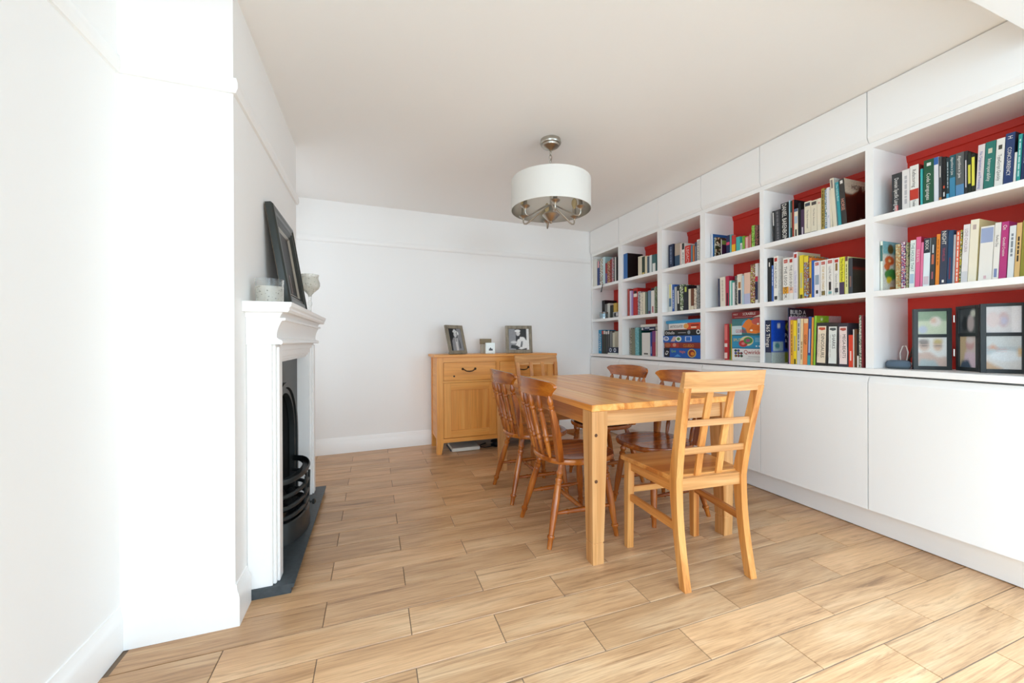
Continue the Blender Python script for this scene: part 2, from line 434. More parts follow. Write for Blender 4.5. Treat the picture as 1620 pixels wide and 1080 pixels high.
# ------------------------------------------------------------------ fitted joinery on the right
E6 = [4.165, 3.57, 2.9515, 2.4465, 1.938, 1.321, .715]
INN = [(3.605, 4.137), (2.983, 3.535), (2.473, 2.92), (1.953, 2.423), (1.339, 1.923), (.745, 1.303)]
BAY = ['far-end', 'second', 'third', 'fourth', 'fifth', 'nearest']
XF, XD = 2.53, 2.512
struct('plinth', MB().box(2.615, 2.635, .715, 4.15, .004, .15, UNIT), 'long white recessed plinth under the base cabinets', 0)
SC.objects['plinth']['kind'] = 'structure'
for i in range(6):
    y1, y0 = E6[i], E6[i + 1]; a, b = INN[i]
    if i == 0: y1 = 4.158
    t = thing('base_cabinet', f'white handleless base cabinet under the {BAY[i]} bookshelf bay', 'cabinet', (2.53, (y0 + y1) / 2, .15), group='white base cabinets')
    c = Vector(t.location)
    def L(mb): return mb
    T = Matrix.Translation(-c)
    ob('carcass', MB().box(2.534, 2.84, y0 + .001, y1 - .001, .15, .874, UNIT, T=T), t, smooth=0)
    prof = [(2.534, .154), (XD, .154), (XD, .838), (XD + .003, .846), (2.527, .868), (2.534, .868)]
    ob('door', MB().prism(prof, 'y', y0 + .0026, y1 - .0026, UNIT, T=T), t, smooth=0)
    u = thing('wall_cabinet', f'shallow white cabinet against the ceiling above the {BAY[i]} bookshelf bay', 'cabinet', (2.53, (y0 + y1) / 2, 2.125), group='white cabinets under the ceiling')
    T = Matrix.Translation(-Vector(u.location))
    ob('carcass', MB().box(2.534, 2.84, y0 + .001, y1 - .001, 2.1265, 2.4095, UNIT, T=T), u, smooth=0)
    prof = [(2.534, 2.405), (XD, 2.405), (XD, 2.156), (XD + .003, 2.149), (2.527, 2.131), (2.534, 2.131)]
    ob('door', MB().prism(prof, 'y', y0 + .0026, y1 - .0026, UNIT, T=T), u, smooth=0)
    s = thing('bookshelf', f'white bookshelf with red back, {BAY[i]} bay of the wall of shelves', 'bookshelf', (2.53, (y0 + y1) / 2, .915), group='white red-backed bookshelf bays')
    T = Matrix.Translation(-Vector(s.location))
    ob('side_panel', MB().box(XF, 2.845, b, y1, .9155, 2.125, UNIT, T=T), s, smooth=0)
    ob('side_panel', MB().box(XF, 2.845, y0, a, .9155, 2.125, UNIT, T=T), s, smooth=0)
    ob('shelf', MB().box(XF, 2.84, a, b, 1.30, 1.33, UNIT, T=T), s, smooth=0)
    ob('shelf', MB().box(XF, 2.84, a, b, 1.70, 1.73, UNIT, T=T), s, smooth=0)
    ob('top_panel', MB().box(XF, 2.84, a, b, 2.10, 2.125, UNIT, T=T), s, smooth=0)
    ob('back_panel', MB().box(2.838, 2.848, a, b, .9155, 2.10, RED, T=T), s, label='red painted back panel', smooth=0)
    ob('back_strip', MB().prism([(2.838, 2.062), (2.832, 2.066), (2.824, 2.10), (2.838, 2.10)], 'y', a, b, RED, T=T), s, label='red moulding under the shelf top', smooth=0)
ob('worktop', MB().box(2.508, 2.845, .715, 4.158, .885, .915, UNIT, .0015), label='long white worktop running under all the bookshelf bays', cat='worktop', smooth=0)

# ------------------------------------------------------------------ fireplace
ob('hearth', MB().prism([(XB, 0), (-.335, 0), (-.335, .022), (-.325, .024), (-.322, .04), (XB, .04)], 'y', 1.872, 3.06, SLATE), label='dark grey slate hearth slab in front of the fireplace', cat='hearth', smooth=0)
fs = thing('fire_surround', 'white painted timber fire surround with moulded mantel shelf', 'fireplace', (XB, 2.45, .04))
T = Matrix.Translation(-Vector(fs.location))
for ya, yb in ((1.88, 2.0), (2.90, 3.02)):
    m = MB().box(XB + .001, -.405, ya, yb, .04, 1.06, TRIM, .002, T)
    m.box(-.405, -.393, ya + .012, yb - .012, .04, 1.06, TRIM, .003, T).box(-.393, -.383, ya + .03, yb - .03, .04, 1.05, TRIM, .003, T)
    ob('pilaster', m, fs, smooth=0)
m = MB()
for k, (z, x) in enumerate(((.972, -.425), (.985, -.412), (1.0, -.402), (1.03, -.392))):
    m.box(XB + .001, x, 2.0, 2.90, z, 1.06, TRIM, .002, T)
ob('header', m, fs, smooth=0)
def cove(z0, z1, xa, xb, n=6): return [(xa + (xb - xa) * (1 - cos(pi / 2 * i / n)), z0 + (z1 - z0) * sin(pi / 2 * i / n)) for i in range(n + 1)]
prof = [(XB + .001, 1.06), (-.366, 1.06), (-.362, 1.066), (-.366, 1.078), (-.378, 1.082)] + [(-.385 + .02 * (k / 6) ** 2, 1.09 + .07 * k / 6) for k in range(7)] + [(-.352, 1.162), (-.352, 1.172), (XB + .001, 1.172)]
ob('frieze', MB().prism(prof, 'y', 1.872, 3.03, TRIM, T), fs, smooth=30)
prof = [(XB + .001, 1.172), (-.372, 1.172), (-.366, 1.185), (-.36, 1.194), (XB + .001, 1.194)]
ob('bed_mould', MB().prism(prof, 'y', 1.862, 3.04, TRIM, T), fs, smooth=30)
prof = [(XB + .001, 1.194), (-.335, 1.194), (-.328, 1.203), (-.329, 1.212), (-.322, 1.22), (-.32, 1.236), (XB + .001, 1.236)]
ob('mantel_shelf', MB().prism(prof, 'y', 1.825, 3.05, TRIM, T), fs, smooth=30)

fi = thing('fireplace_insert', 'black cast iron fireplace insert with arched opening and grate', 'fireplace', (-.475, 2.45, .04))
T = Matrix.Translation(-Vector(fi.location))
yc, zs, XI = 2.45, .50, -.478
def arch(r, n=20, zb=.041): return [(yc + r, zb)] + [(yc + r * cos(pi * i / n), zs + r * sin(pi * i / n)) for i in range(n + 1)] + [(yc - r, zb)]
inner = arch(.315)
outer = [(2.90, .041)] + [(2.90, .50)] + [(min(2.9, max(2.0, yc + .9 * cos(pi * i / 20))), min(.972, zs + .9 * sin(pi * i / 20))) for i in range(1, 20)] + [(2.0, .50), (2.0, .041)]
m = MB(); n = len(inner)
outer = [(min(2.898, max(2.002, y)), min(.9715, z)) for y, z in outer]
m.rings([[(XI, y, z) for y, z in outer], [(XI, y, z) for y, z in inner], [(XI - .017, y, z) for y, z in inner], [(XI - .017, y, z) for y, z in outer]], IRON, closed=False, caps=False, T=T)
ob('plate', m, fi, smooth=0)
def band(ra, rb, x0, x1):
    A, B = arch(ra), arch(rb)
    return MB().rings([[(x0, y, z) for y, z in A], [(x1, y, z) for y, z in A], [(x1, y, z) for y, z in B], [(x0, y, z) for y, z in B]], IRON, closed=False, caps=False, T=T)
ob('arch_moulding', band(.345, .318, XI - .001, XI + .022), fi, smooth=30)
ob('arch_moulding', band(.31, .285, XI - .018, XI + .012), fi, smooth=30)
m = MB(); A = arch(.30); Bk = [(yc + (y - yc) * .62, .041 + (z - .041) * .8) for y, z in A]
m.rings([[(XI - .012, y, z) for y, z in A], [(XI - .24, y, z) for y, z in Bk]], SOOT, closed=False, caps=False, T=T)
m.add([(XI - .24, y, z) for y, z in Bk], [tuple(range(len(Bk)))], SOOT, T)
ob('firebox', m, fi, smooth=30)
def bow(bulge, half, z, n=18): return [(XI + .01 + bulge * sqrt(max(0, 1 - (2 * i / n - 1) ** 2)), yc + half * (2 * i / n - 1), z) for i in range(n + 1)]
m = MB(); P, Q = bow(.118, .25, .36), bow(.085, .225, .36)
m.rings([[(x, y, z + .014) for x, y, z in P], [(x + .006, y, z + .004) for x, y, z in P], [(x, y, z - .012) for x, y, z in P], [(x, y, z - .012) for x, y, z in Q], [(x, y, z + .014) for x, y, z in Q]], IRON, closed=False, caps=False, T=T)
ob('grate_rim', m, fi, smooth=50)
for z in (.285, .225, .175):
    ob('grate_bar', MB().tube(bow(.108, .245, z), .011, IRON, 8, T), fi, smooth=60)
m = MB(); R = [bow(.112, .245, z) for z in (.15, .142, .075, .06, .041)]; R[1] = bow(.12, .25, .142); R[2] = bow(.116, .25, .075); R[3] = bow(.122, .255, .06); R[4] = bow(.122, .255, .041)
m.rings(R, IRON, closed=False, caps=False, T=T)
ob('ash_front', m, fi, smooth=40)
for yy in (2.39, 2.51):
    ob('grate_bar', MB().tube([(XI + .118, yy, .12), (XI + .12, yy, .2), (XI + .124, yy, .33)], .007, IRON, 6, T), fi, smooth=60)
kb = ob('knob', MB().lathe([(0, .006), (.45, .006), (.5, .014), (.75, .017), (1, .008)], (-.365, 2.56, .125), (-.325, 2.56, .125), IRON, 12, T=T), fi, smooth=50)
m = MB()
for q in range(9):
    cx, cy, cz = XI + random.uniform(-.04, .06), yc + random.uniform(-.17, .17), random.uniform(.16, .19)
    r = random.uniform(.028, .04)
    m.rings([[(cx + r * k2 * cos(2 * pi * i / 7) * random.uniform(.8, 1.1), cy + r * k2 * sin(2 * pi * i / 7), cz + r * h2) for i in range(7)] for h2, k2 in ((-.8, .5), (-.2, 1), (.4, .85), (.8, .35))], SOOT, T=T)
o = ob('coal', m, fi, smooth=0); o['kind'] = 'stuff'

# things on the mantel shelf
fr = thing('leaning_frame', 'dark square picture frame leaning on the chimney breast above the mantel', 'picture frame', (-.408, 2.40, 1.2365))
w, h = .50, .515; th = radians(9.2)
def tilt(T0=None):
    return Matrix.Rotation(-th, 4, 'Y')
Tt = tilt()
DARKF = plain('#2b302d', .3, name='black_green_frame')
prof = [(0, .0), (0, .026), (.008, .034), (.02, .036), (.03, .03), (.05, .03), (.058, .022), (.066, .024), (.074, .016), (.08, .008), (.08, 0)]
def frame_mesh(w, h, prof, m, T, m2=None):
    mb = MB(); cs = [(-w / 2, 0), (w / 2, 0), (w / 2, h), (-w / 2, h)]; rs = []
    for (y, z) in cs + cs[:1]:
        sy = 1 if y < 0 else -1; sz = 1 if z == 0 else -1
        rs.append([(d, y + sy * a, z + sz * a) for a, d in prof])
    mb.rings(rs, m, closed=False, caps=False, T=T)
    return mb
ob('moulding', frame_mesh(w, h, prof, DARKF, Tt), fr, smooth=25)
ob('inner_slip', frame_mesh(w - .16, h - .16, [(0, .016), (.004, .016), (.012, .006)], plain('#a8a49a', .3, metal=.8), Tt @ Matrix.Translation((0, 0, .08))), fr, label='silver inner slip', smooth=0)
ob('picture', MB().box(.002, .006, -w / 2 + .07, w / 2 - .07, .07, h - .07, plain('#0e0e10', .4, spec=.2), T=Tt).box(.0062, .0066, .0, .03, .1, .2, plain('#5a3038', .3), T=Tt), fr, label='dark glazed picture', smooth=0)  # the rosy patch is a reflection painted onto the glass
ob('backing', MB().box(-.004, .002, -w / 2 + .01, w / 2 - .01, .005, h - .005, plain('#7c6a55', .8), T=Tt), fr, smooth=0)
def glass_mat(name, col, rough=.08, mix=.75):
    if name in MATS: return MATS[name]
    m, N, L, P = new_mat(name)
    P.inputs['Base Color'].default_value = lin(col); P.inputs['Roughness'].default_value = rough
    P.inputs['Transmission Weight'].default_value = mix; P.inputs['IOR'].default_value = 1.3
    tc = N.new('ShaderNodeTexCoord'); v = N.new('ShaderNodeTexVoronoi'); v.inputs['Scale'].default_value = 85
    r = N.new('ShaderNodeValToRGB'); r.color_ramp.elements[0].position = .1; r.color_ramp.elements[0].color = (.12, .11, .09, 1); r.color_ramp.elements[1].position = .26; r.color_ramp.elements[1].color = lin(col)
    L.new(tc.outputs['Object'], v.inputs['Vector']); L.new(v.outputs['Distance'], r.inputs['Fac']); L.new(r.outputs['Color'], P.inputs['Base Color'])
    b = N.new('ShaderNodeBump'); b.inputs['Strength'].default_value = .5; b.inputs['Distance'].default_value = .002
    L.new(v.outputs['Distance'], b.inputs['Height']); L.new(b.outputs['Normal'], P.inputs['Normal'])
    MATS[name] = m
    return m
CLEAR, = [plain('#f4f4f0', .03)]
mclear, N_, L_, P_ = new_mat('clear_glass'); P_.inputs['Base Color'].default_value = (.96, .97, .96, 1); P_.inputs['Roughness'].default_value = .02; P_.inputs['Transmission Weight'].default_value = .97; P_.inputs['IOR'].default_value = 1.25
MERC = glass_mat('mercury_glass', '#f8f6ee', .08, .7)
t = thing('candle_holder', 'squat speckled glass tealight tumbler at the near end of the mantel', 'candle holder', (-.425, 1.945, 1.2365))
R = .053
ob('cup', MB().lathe([(0, R * .9), (.02, R), (.7, R), (.7, R - .004), (.06, R - .006), (.05, 0.001)], (0, 0, 0), (0, 0, .105), MERC, 28), t, label='speckled mercury glass', smooth=40)
ob('rim', MB().lathe([(.7, R), (1, R + .002), (1, R - .002), (.7, R - .004)], (0, 0, 0), (0, 0, .105), mclear, 28, caps=False), t, label='clear glass rim', smooth=40)
ob('tealight', MB().lathe([(0, .019), (.8, .019), (.8, .017), (.75, .001)], (0, 0, .008), (0, 0, .026), plain('#d8d6d0', .4), 16), t, smooth=40)
t = thing('goblet', 'tall stemmed mercury glass goblet behind the leaning frame', 'goblet', (-.375, 2.72, 1.2365))
ob('bowl', MB().lathe([(.0, .008), (.08, .012), (.2, .026), (.36, .05), (.5, .058), (.64, .0575), (.78, .05), (.88, .0485), (1, .052), (1, .049), (.86, .045), (.64, .053), (.5, .053), (.36, .044), (.2, .018), (.16, .001)], (0, 0, .118), (0, 0, .255), MERC, 28), t, label='mottled silver glass bowl', smooth=50)
ob('stem', MB().lathe([(0, .046), (.03, .046), (.08, .02), (.16, .009), (.45, .007), (.55, .012), (.65, .012), (.75, .007), (1, .01)], (0, 0, 0), (0, 0, .122), mclear, 20), t, label='clear glass stem and foot', smooth=50)

# ------------------------------------------------------------------ ceiling light
lx, ly = 1.118, 2.345
t = thing('pendant_light', 'white drum pendant light with nickel arms hanging from the ceiling', 'pendant light', (lx, ly, 0))
ob('ceiling_rose', MB().lathe([(0, .066), (.28, .066), (.3, .07), (.42, .066), (.45, .058), (.6, .055), (.75, .038), (.9, .014), (1, .007)], (0, 0, H - .001), (0, 0, 2.335), NICKEL, 28), t, smooth=40)
z = 2.34; k = 0
while z > 2.135:
    a = 0 if k % 2 else pi / 2
    ob('chain_link', MB().tube([(.009 * cos(q) * cos(a), .009 * cos(q) * sin(a), z - .017 + .019 * sin(q)) for q in [2 * pi * i / 12 for i in range(13)]], .0026, NICKEL, 6), t, smooth=60)
    z -= .03; k += 1
RS, z0, z1 = .264, 1.938, 2.132
sh = ob('shade', MB().rings([[(r * cos(2 * pi * i / 56), r * sin(2 * pi * i / 56), zz) for i in range(56)] for r, zz in ((RS - .002, z1), (RS, z1), (RS, z0), (RS - .002, z0))], SHADE, caps=False), t, label='white fabric drum shade', smooth=40)
ob('lining', MB().rings([[((RS - .003) * cos(2 * pi * i / 56), (RS - .003) * sin(2 * pi * i / 56), zz) for i in range(56)] for zz in (z0 + .001, z1 - .001)], SILVER, caps=False), sh, label='silver inside of the shade', smooth=40)
ob('column', MB().lathe([(0, .007), (.02, .012), (.04, .007), (.62, .007), (.68, .011), (.78, .013), (1, .013)], (0, 0, 2.135), (0, 0, 1.895), NICKEL, 14), t, smooth=40)
ob('hub', MB().lathe([(0, .012), (.1, .03), (.2, .05), (.32, .058), (.42, .05), (.5, .044), (.68, .03), (.82, .012), (.88, .007), (.93, .011), (.97, .009), (1, .002)], (0, 0, 1.935), (0, 0, 1.853), NICKEL, 24), t, smooth=50)
BULB, N_, L_, P_ = new_mat('amber_bulb_glass'); P_.inputs['Base Color'].default_value = lin('#e8d9b0'); P_.inputs['Transmission Weight'].default_value = .6; P_.inputs['Roughness'].default_value = .1; P_.inputs['IOR'].default_value = 1.2
for i in range(6):
    a = 2 * pi * i / 6 + radians(12)
    ca, sa = cos(a), sin(a)
    def q(r, zz): return (r * ca, r * sa, zz)
    pts = [q(.012, 1.975), q(.04, 1.965), q(.165, 1.885), q(.182, 1.877), q(.198, 1.879), q(.205, 1.892), q(.205, 1.915)]
    arm = ob('arm', MB().tube(pts, .0055, NICKEL, 8), t, smooth=60)
    ob('candle_cup', MB().lathe([(0, .007), (.3, .01), (.5, .022), (.72, .03), (.8, .03), (.85, .016), (1, .016)], q(.205, 1.908), q(.205, 1.942), NICKEL, 14), arm, smooth=45)
    ob('candle_tube', MB().lathe([(0, .0135), (1, .0135)], q(.205, 1.942), q(.205, 1.985), NICKEL, 12), arm, smooth=45)
    ob('bulb', MB().lathe([(0, .01), (.15, .012), (.45, .021), (.75, .018), (.93, .008), (1, .002)], q(.205, 1.985), q(.205, 2.062), BULB, 12), arm, smooth=60)

# ------------------------------------------------------------------ dining table
tb = thing('dining_table', 'large orange pine dining table with square tapered legs', 'table', (1.42, 2.345, 0))
c = Vector((1.42, 2.345, 0)); T = Matrix.Translation(-c)
X0, X1, Y0, Y1 = .97, 1.868, 1.595, 3.10
bx = [X0, X0 + .186, X0 + .36, X0 + .535, X0 + .712, X1]
for i in range(5):
    ob('plank', MB().box(bx[i] + .0005, bx[i + 1] - .0005, Y0, Y1, .733, .765 - .0003 * (i % 2), PINE('y'), .0022, T), tb, smooth=0)
for (lx_, sx) in ((X0 + .002, 1), (X1 - .002, -1)):
    for (ly_, sy) in ((Y0 + .002, 1), (Y1 - .002, -1)):
        m = MB()
        def sq(wd, z, ins=0): return [(lx_ + sx * ins, ly_ + sy * ins, z), (lx_ + sx * (ins + wd), ly_ + sy * ins, z), (lx_ + sx * (ins + wd), ly_ + sy * (ins + wd), z), (lx_ + sx * ins, ly_ + sy * (ins + wd), z)]
        m.rings([sq(.06, 0, .006), sq(.061, .098, .004), sq(.056, .1, .0065), sq(.056, .104, .0065), sq(.062, .106, .004), sq(.085, .64, 0), sq(.085, .7325, 0)], PINEP('z'), T=T)
        lg = ob('leg', m, tb, smooth=0)
        if sy == 1 and sx == 1:
            for z in (.62, .40):
                ob('peg', MB().lathe([(0, .0085), (1, .0075)], (lx_ + .022, ly_, z), (lx_ + .022, ly_ - .0015, z), plain('#5a3418', .5), 12, T=T), lg, smooth=0)
for y in (Y0 + .012, Y1 - .034):
    ob('apron', MB().box(X0 + .08, X1 - .08, y, y + .022, .658, .7325, PINEP('x'), .001, T), tb, smooth=0)
for x in (X0 + .012, X1 - .034):
    ob('apron', MB().box(x, x + .022, Y0 + .08, Y1 - .08, .658, .7325, PINEC('y'), .001, T), tb, smooth=0)

# ------------------------------------------------------------------ spindle-back chairs (face +x in their own frame)
def windsor(label, loc, rz):
    t = thing('spindle_back_chair', label, 'chair', loc, rz, 'turned spindle-back chairs round the table')
    n = 40
    def outline(s, z):
        r = []
        for i in range(n):
            a = 2 * pi * i / n; ca, sa = cos(a), sin(a); e = 2 / 2.5
            r.append((.222 * s * math.copysign(abs(ca) ** e, ca), .218 * s * math.copysign(abs(sa) ** e, sa) * (1 - .05 * (ca < 0) * abs(ca)), z))
        return r
    ob('seat', MB().rings([outline(.9, .411), outline(.985, .416), outline(1, .424), outline(1, .436), outline(.985, .4425), outline(.95, .4435), outline(.8, .439), outline(.5, .434), outline(.1, .433)], DARKP('x')), t, smooth=50)
    LP = [(0, .0125), (.04, .0135), (.1, .0145), (.125, .02), (.145, .02), (.16, .015), (.19, .014), (.2, .0195), (.225, .0205), (.245, .016), (.27, .0165), (.275, .0185), (.29, .0175), (.45, .0205), (.62, .0195), (.82, .0145), (.845, .0145), (.85, .019), (.872, .0205), (.888, .016), (.9, .0145), (1, .0125)]
    legs = {}
    for sx, (tx, ty, fx, fy) in {'rl': (-.135, .125, -.242, .195), 'rr': (-.135, -.125, -.242, -.195), 'fl': (.12, .14, .165, .195), 'fr': (.12, -.14, .165, -.195)}.items():
        p0, p1 = Vector((tx, ty, .418)), Vector((fx, fy, .0))
        ob('leg', MB().lathe(LP, p0, p1, DARKP('z'), 14), t, smooth=45)
        legs[sx] = (p0, p1)
    def at(k, z): p0, p1 = legs[k]; return p0 + (p1 - p0) * ((.418 - z) / .418)
    SP = [(0, .007), (.08, .009), (.2, .0105), (.225, .014), (.25, .0105), (.28, .012), (.5, .0145), (.72, .012), (.75, .0105), (.775, .014), (.8, .0105), (.92, .009), (1, .007)]
    L1, R1 = (at('rl', .165), at('fl', .165)), (at('rr', .165), at('fr', .165))
    ob('stretcher', MB().lathe(SP, L1[0], L1[1], DARKP('x'), 12), t, smooth=45)
    ob('stretcher', MB().lathe(SP, R1[0], R1[1], DARKP('x'), 12), t, smooth=45)
    ob('stretcher', MB().lathe(SP, (L1[0] + L1[1]) / 2, (R1[0] + R1[1]) / 2, DARKP('y'), 12), t, smooth=45)
    def bx_(y): return -.196 + 1.0 * y * y
    def tx_(y): return -.288 + .95 * y * y
    for s in (-1, 1):
        yb, yt = s * .172, s * .207
        b, tp = Vector((bx_(yb), yb, .436)), Vector((tx_(yt), yt, .79))
        d = tp - b
        def sec(f, hw, hd, bend=0):
            p = b + d * f + Vector((-bend, 0, 0)); return [(p.x - hd, p.y - hw, p.z), (p.x + hd, p.y - hw, p.z), (p.x + hd, p.y + hw, p.z), (p.x - hd, p.y + hw, p.z)]
        m = MB().rings([sec(0, .017, .014), sec(.2, .021, .0155, -.004), sec(.45, .0205, .015, -.007), sec(.65, .017, .014, -.006), sec(.78, .0135, .0125, -.003)], DARKP('z'))
        p0 = b + d * .77 + Vector((.003, 0, 0))
        m.lathe([(0, .014), (.12, .011), (.2, .0165), (.3, .0165), (.36, .011), (.48, .0165), (.66, .0165), (.95, .007), (1, .006)], p0, tp, DARKP('z'), 12)
        ob('back_post', m, t, smooth=40)
    BP = [(0, .0085), (.1, .0115), (.2, .0135), (.255, .0115), (.27, .0165), (.3, .0165), (.32, .0125), (.345, .0125), (.355, .0165), (.385, .0165), (.4, .012), (.55, .0145), (.7, .0125), (.735, .0105), (.75, .0155), (.775, .0155), (.79, .011), (.82, .0145), (.88, .0145), (.97, .007), (1, .006)]
    for k in range(4):
        y = -.1032 + .0688 * k; yt = y * 1.2
        ob('spindle', MB().lathe(BP, (bx_(y) - .004, y, .436), (tx_(yt), yt, .79), DARKP('z'), 12), t, smooth=45)
    rs = []; nu, nv = 24, 9
    def crest(u, v, side):
        w = .214 + .042 * min(1, v / .62) ** 1.4 - .03 * max(0, (v - .72) / .28) ** 2
        y = u * w; zt = .873 - .012 * u * u; zb = .782 + .006 * u * u
        z = zb + (zt - zb) * v
        x = -.288 + .95 * y * y - .012 * v
        return (x + side * (.0115 - .004 * v), y, z)
    for v in range(nv): rs.append([crest(-1 + 2 * u / nu, v / (nv - 1), 1) for u in range(nu + 1)] + [crest(1 - 2 * u / nu, v / (nv - 1), -1) for u in range(nu + 1)])
    ob('crest_rail', MB().rings(rs, DARKP('y')), t, smooth=40)
    return t
w1 = windsor('orange-brown spindle-back chair at the near end of the long side facing the fireplace', (1.088, 2.004, 0), 0)
def spot(label, loc, rz):
    c = copy_tree(w1); c.location = loc; c.rotation_euler = (0, 0, rz); c['label'] = label
    return c
w2 = spot('orange-brown spindle-back chair on the fireplace side, the one farther from the camera', (1.088, 2.575, 0), 0)
w3 = spot('dark spindle-back chair with black cushion on the bookshelf side of the table', (1.675, 2.62, 0), pi)
w4 = spot('spindle-back chair with bare seat on the bookshelf side behind the slatted chair', (1.675, 2.01, 0), pi)
t = thing('seat_cushion', 'thin black seat pad on the far spindle-back chair by the bookshelves', 'cushion', (1.665, 2.62, .444))
m = MB()
def pad(s, z): return [(.19 * s * math.copysign(abs(cos(a)) ** .8, cos(a)), .19 * s * math.copysign(abs(sin(a)) ** .8, sin(a)), z) for a in [2 * pi * i / 28 for i in range(28)]]
ob('pad', MB().rings([pad(.94, 0), pad(1, .006), pad(1, .018), pad(.94, .026), pad(.5, .029)], plain('#1c2024', .8, bump=.2)), t, smooth=50)
ob('piping', MB().tube([(x, y, .012) for x, y, z in pad(1.005, 0)] + [pad(1.005, .012)[0]], .004, plain('#14171a', .7), 6), t, smooth=60)

# ------------------------------------------------------------------ slatted pine chairs (back at -y in their own frame)
def slatchair(label, loc, rz):
    t = thing('slat_back_chair', label, 'chair', loc, rz, 'pine slat-back chairs at the ends of the table')
    def prism_post(path, hx, m):
        rs = []
        for (x, y, z, hy) in path: rs.append([(x - hx, y - hy, z), (x + hx, y - hy, z), (x + hx, y + hy, z), (x - hx, y + hy, z)])
        return MB().rings(rs, m)
    def yb(z): 
        if z < .46: return -.135 - .058 * (1 - z / .46) ** 1.7
        return -.135 - .012 * (z - .46) / .1 * .5 - .07 * ((z - .46) / .48) ** 1.15
    for s in (-1, 1):
        zs_ = [0, .06, .14, .22, .3, .38, .45, .52, .6, .7, .8, .87]
        pth = [(s * (.176 + .018 * max(0, (z - .46) / .41)), yb(z), z, .0175 + .006 * math.exp(-((z - .46) / .14) ** 2)) for z in zs_]
        ob('rear_post', prism_post(pth, .0165, PINEC('z')), t, smooth=25)
        ob('front_leg', prism_post([(s * .205, .19, 0, .0145), (s * .203, .19, .3, .0185), (s * .2, .19, .447, .02)], .0175, PINEC('z')), t, smooth=0)
        ob('side_rail', MB().rings([[(s * .195 - .009, .18, z), (s * .195 + .009, .18, z), (s * .18 + .009, -.13, z), (s * .18 - .009, -.13, z)] for z in (.4, .447)], PINEC('y')), t, smooth=0)
        ob('side_stretcher', MB().rings([[(s * .2 - .009, .185, z), (s * .2 + .009, .185, z), (s * .178 + .009, -.15, z - .012), (s * .178 - .009, -.15, z - .012)] for z in (.245, .278)], PINEC('y')), t, smooth=0)
    ob('seat', MB().rings([[(-.232 * k, .222, z), (.232 * k, .222, z), (.192 * k, -.128, z), (-.192 * k, -.128, z)] for k, z in ((.99, .447), (1, .45), (1, .466), (.99, .47))], PINEC('x')), t, smooth=0)
    ob('front_rail', MB().box(-.19, .19, .18, .198, .4, .447, PINEC('x')), t, smooth=0)
    ob('front_stretcher', MB().box(-.19, .19, .182, .2, .283, .312, PINEC('x')), t, smooth=0)
    ob('rear_rail', MB().box(-.162, .162, -.152, -.126, .408, .462, PINEP('x'), .001), t, smooth=0)
    for z in (.585, .712):
        y = yb(z); hw = .165 + .018 * (z - .46) / .41
        ob('cross_slat', MB().box(-hw, hw, y - .012, y - .0005, z - .014, z + .014, PINEP('x'), .001), t, smooth=0)
    for x in (-.058, .058):
        zs_ = [.455, .55, .65, .75, .87]
        ob('upright_slat', MB().rings([[(x - .016, yb(z) + .0005, z), (x + .016, yb(z) + .0005, z), (x + .016, yb(z) + .011, z), (x - .016, yb(z) + .011, z)] for z in zs_], PINEC('z')), t, smooth=0)
    rs = []
    for i in range(13):
        u = -1 + i / 6; x = u * .213; bow_ = .012 * (1 - u * u)
        ya, yc_ = yb(.85) - bow_, yb(.935) - bow_
        rs.append([(x, ya - .014, .85), (x, ya + .014, .85), (x, yc_ + .008, .938), (x, yc_ - .009, .938)])
    ob('crest_rail', MB().rings(rs, PINEP('x')), t, smooth=25)
    return t
s1 = slatchair('pale pine slat-back chair at the near end of the table', (1.44, 1.49, 0), radians(-3.7))
s2 = copy_tree(s1); s2.location = (1.447, 3.15, -.0); s2.rotation_euler = (0, 0, pi)
s2['label'] = 'pale pine slat-back chair at the far end of the table by the sideboard'

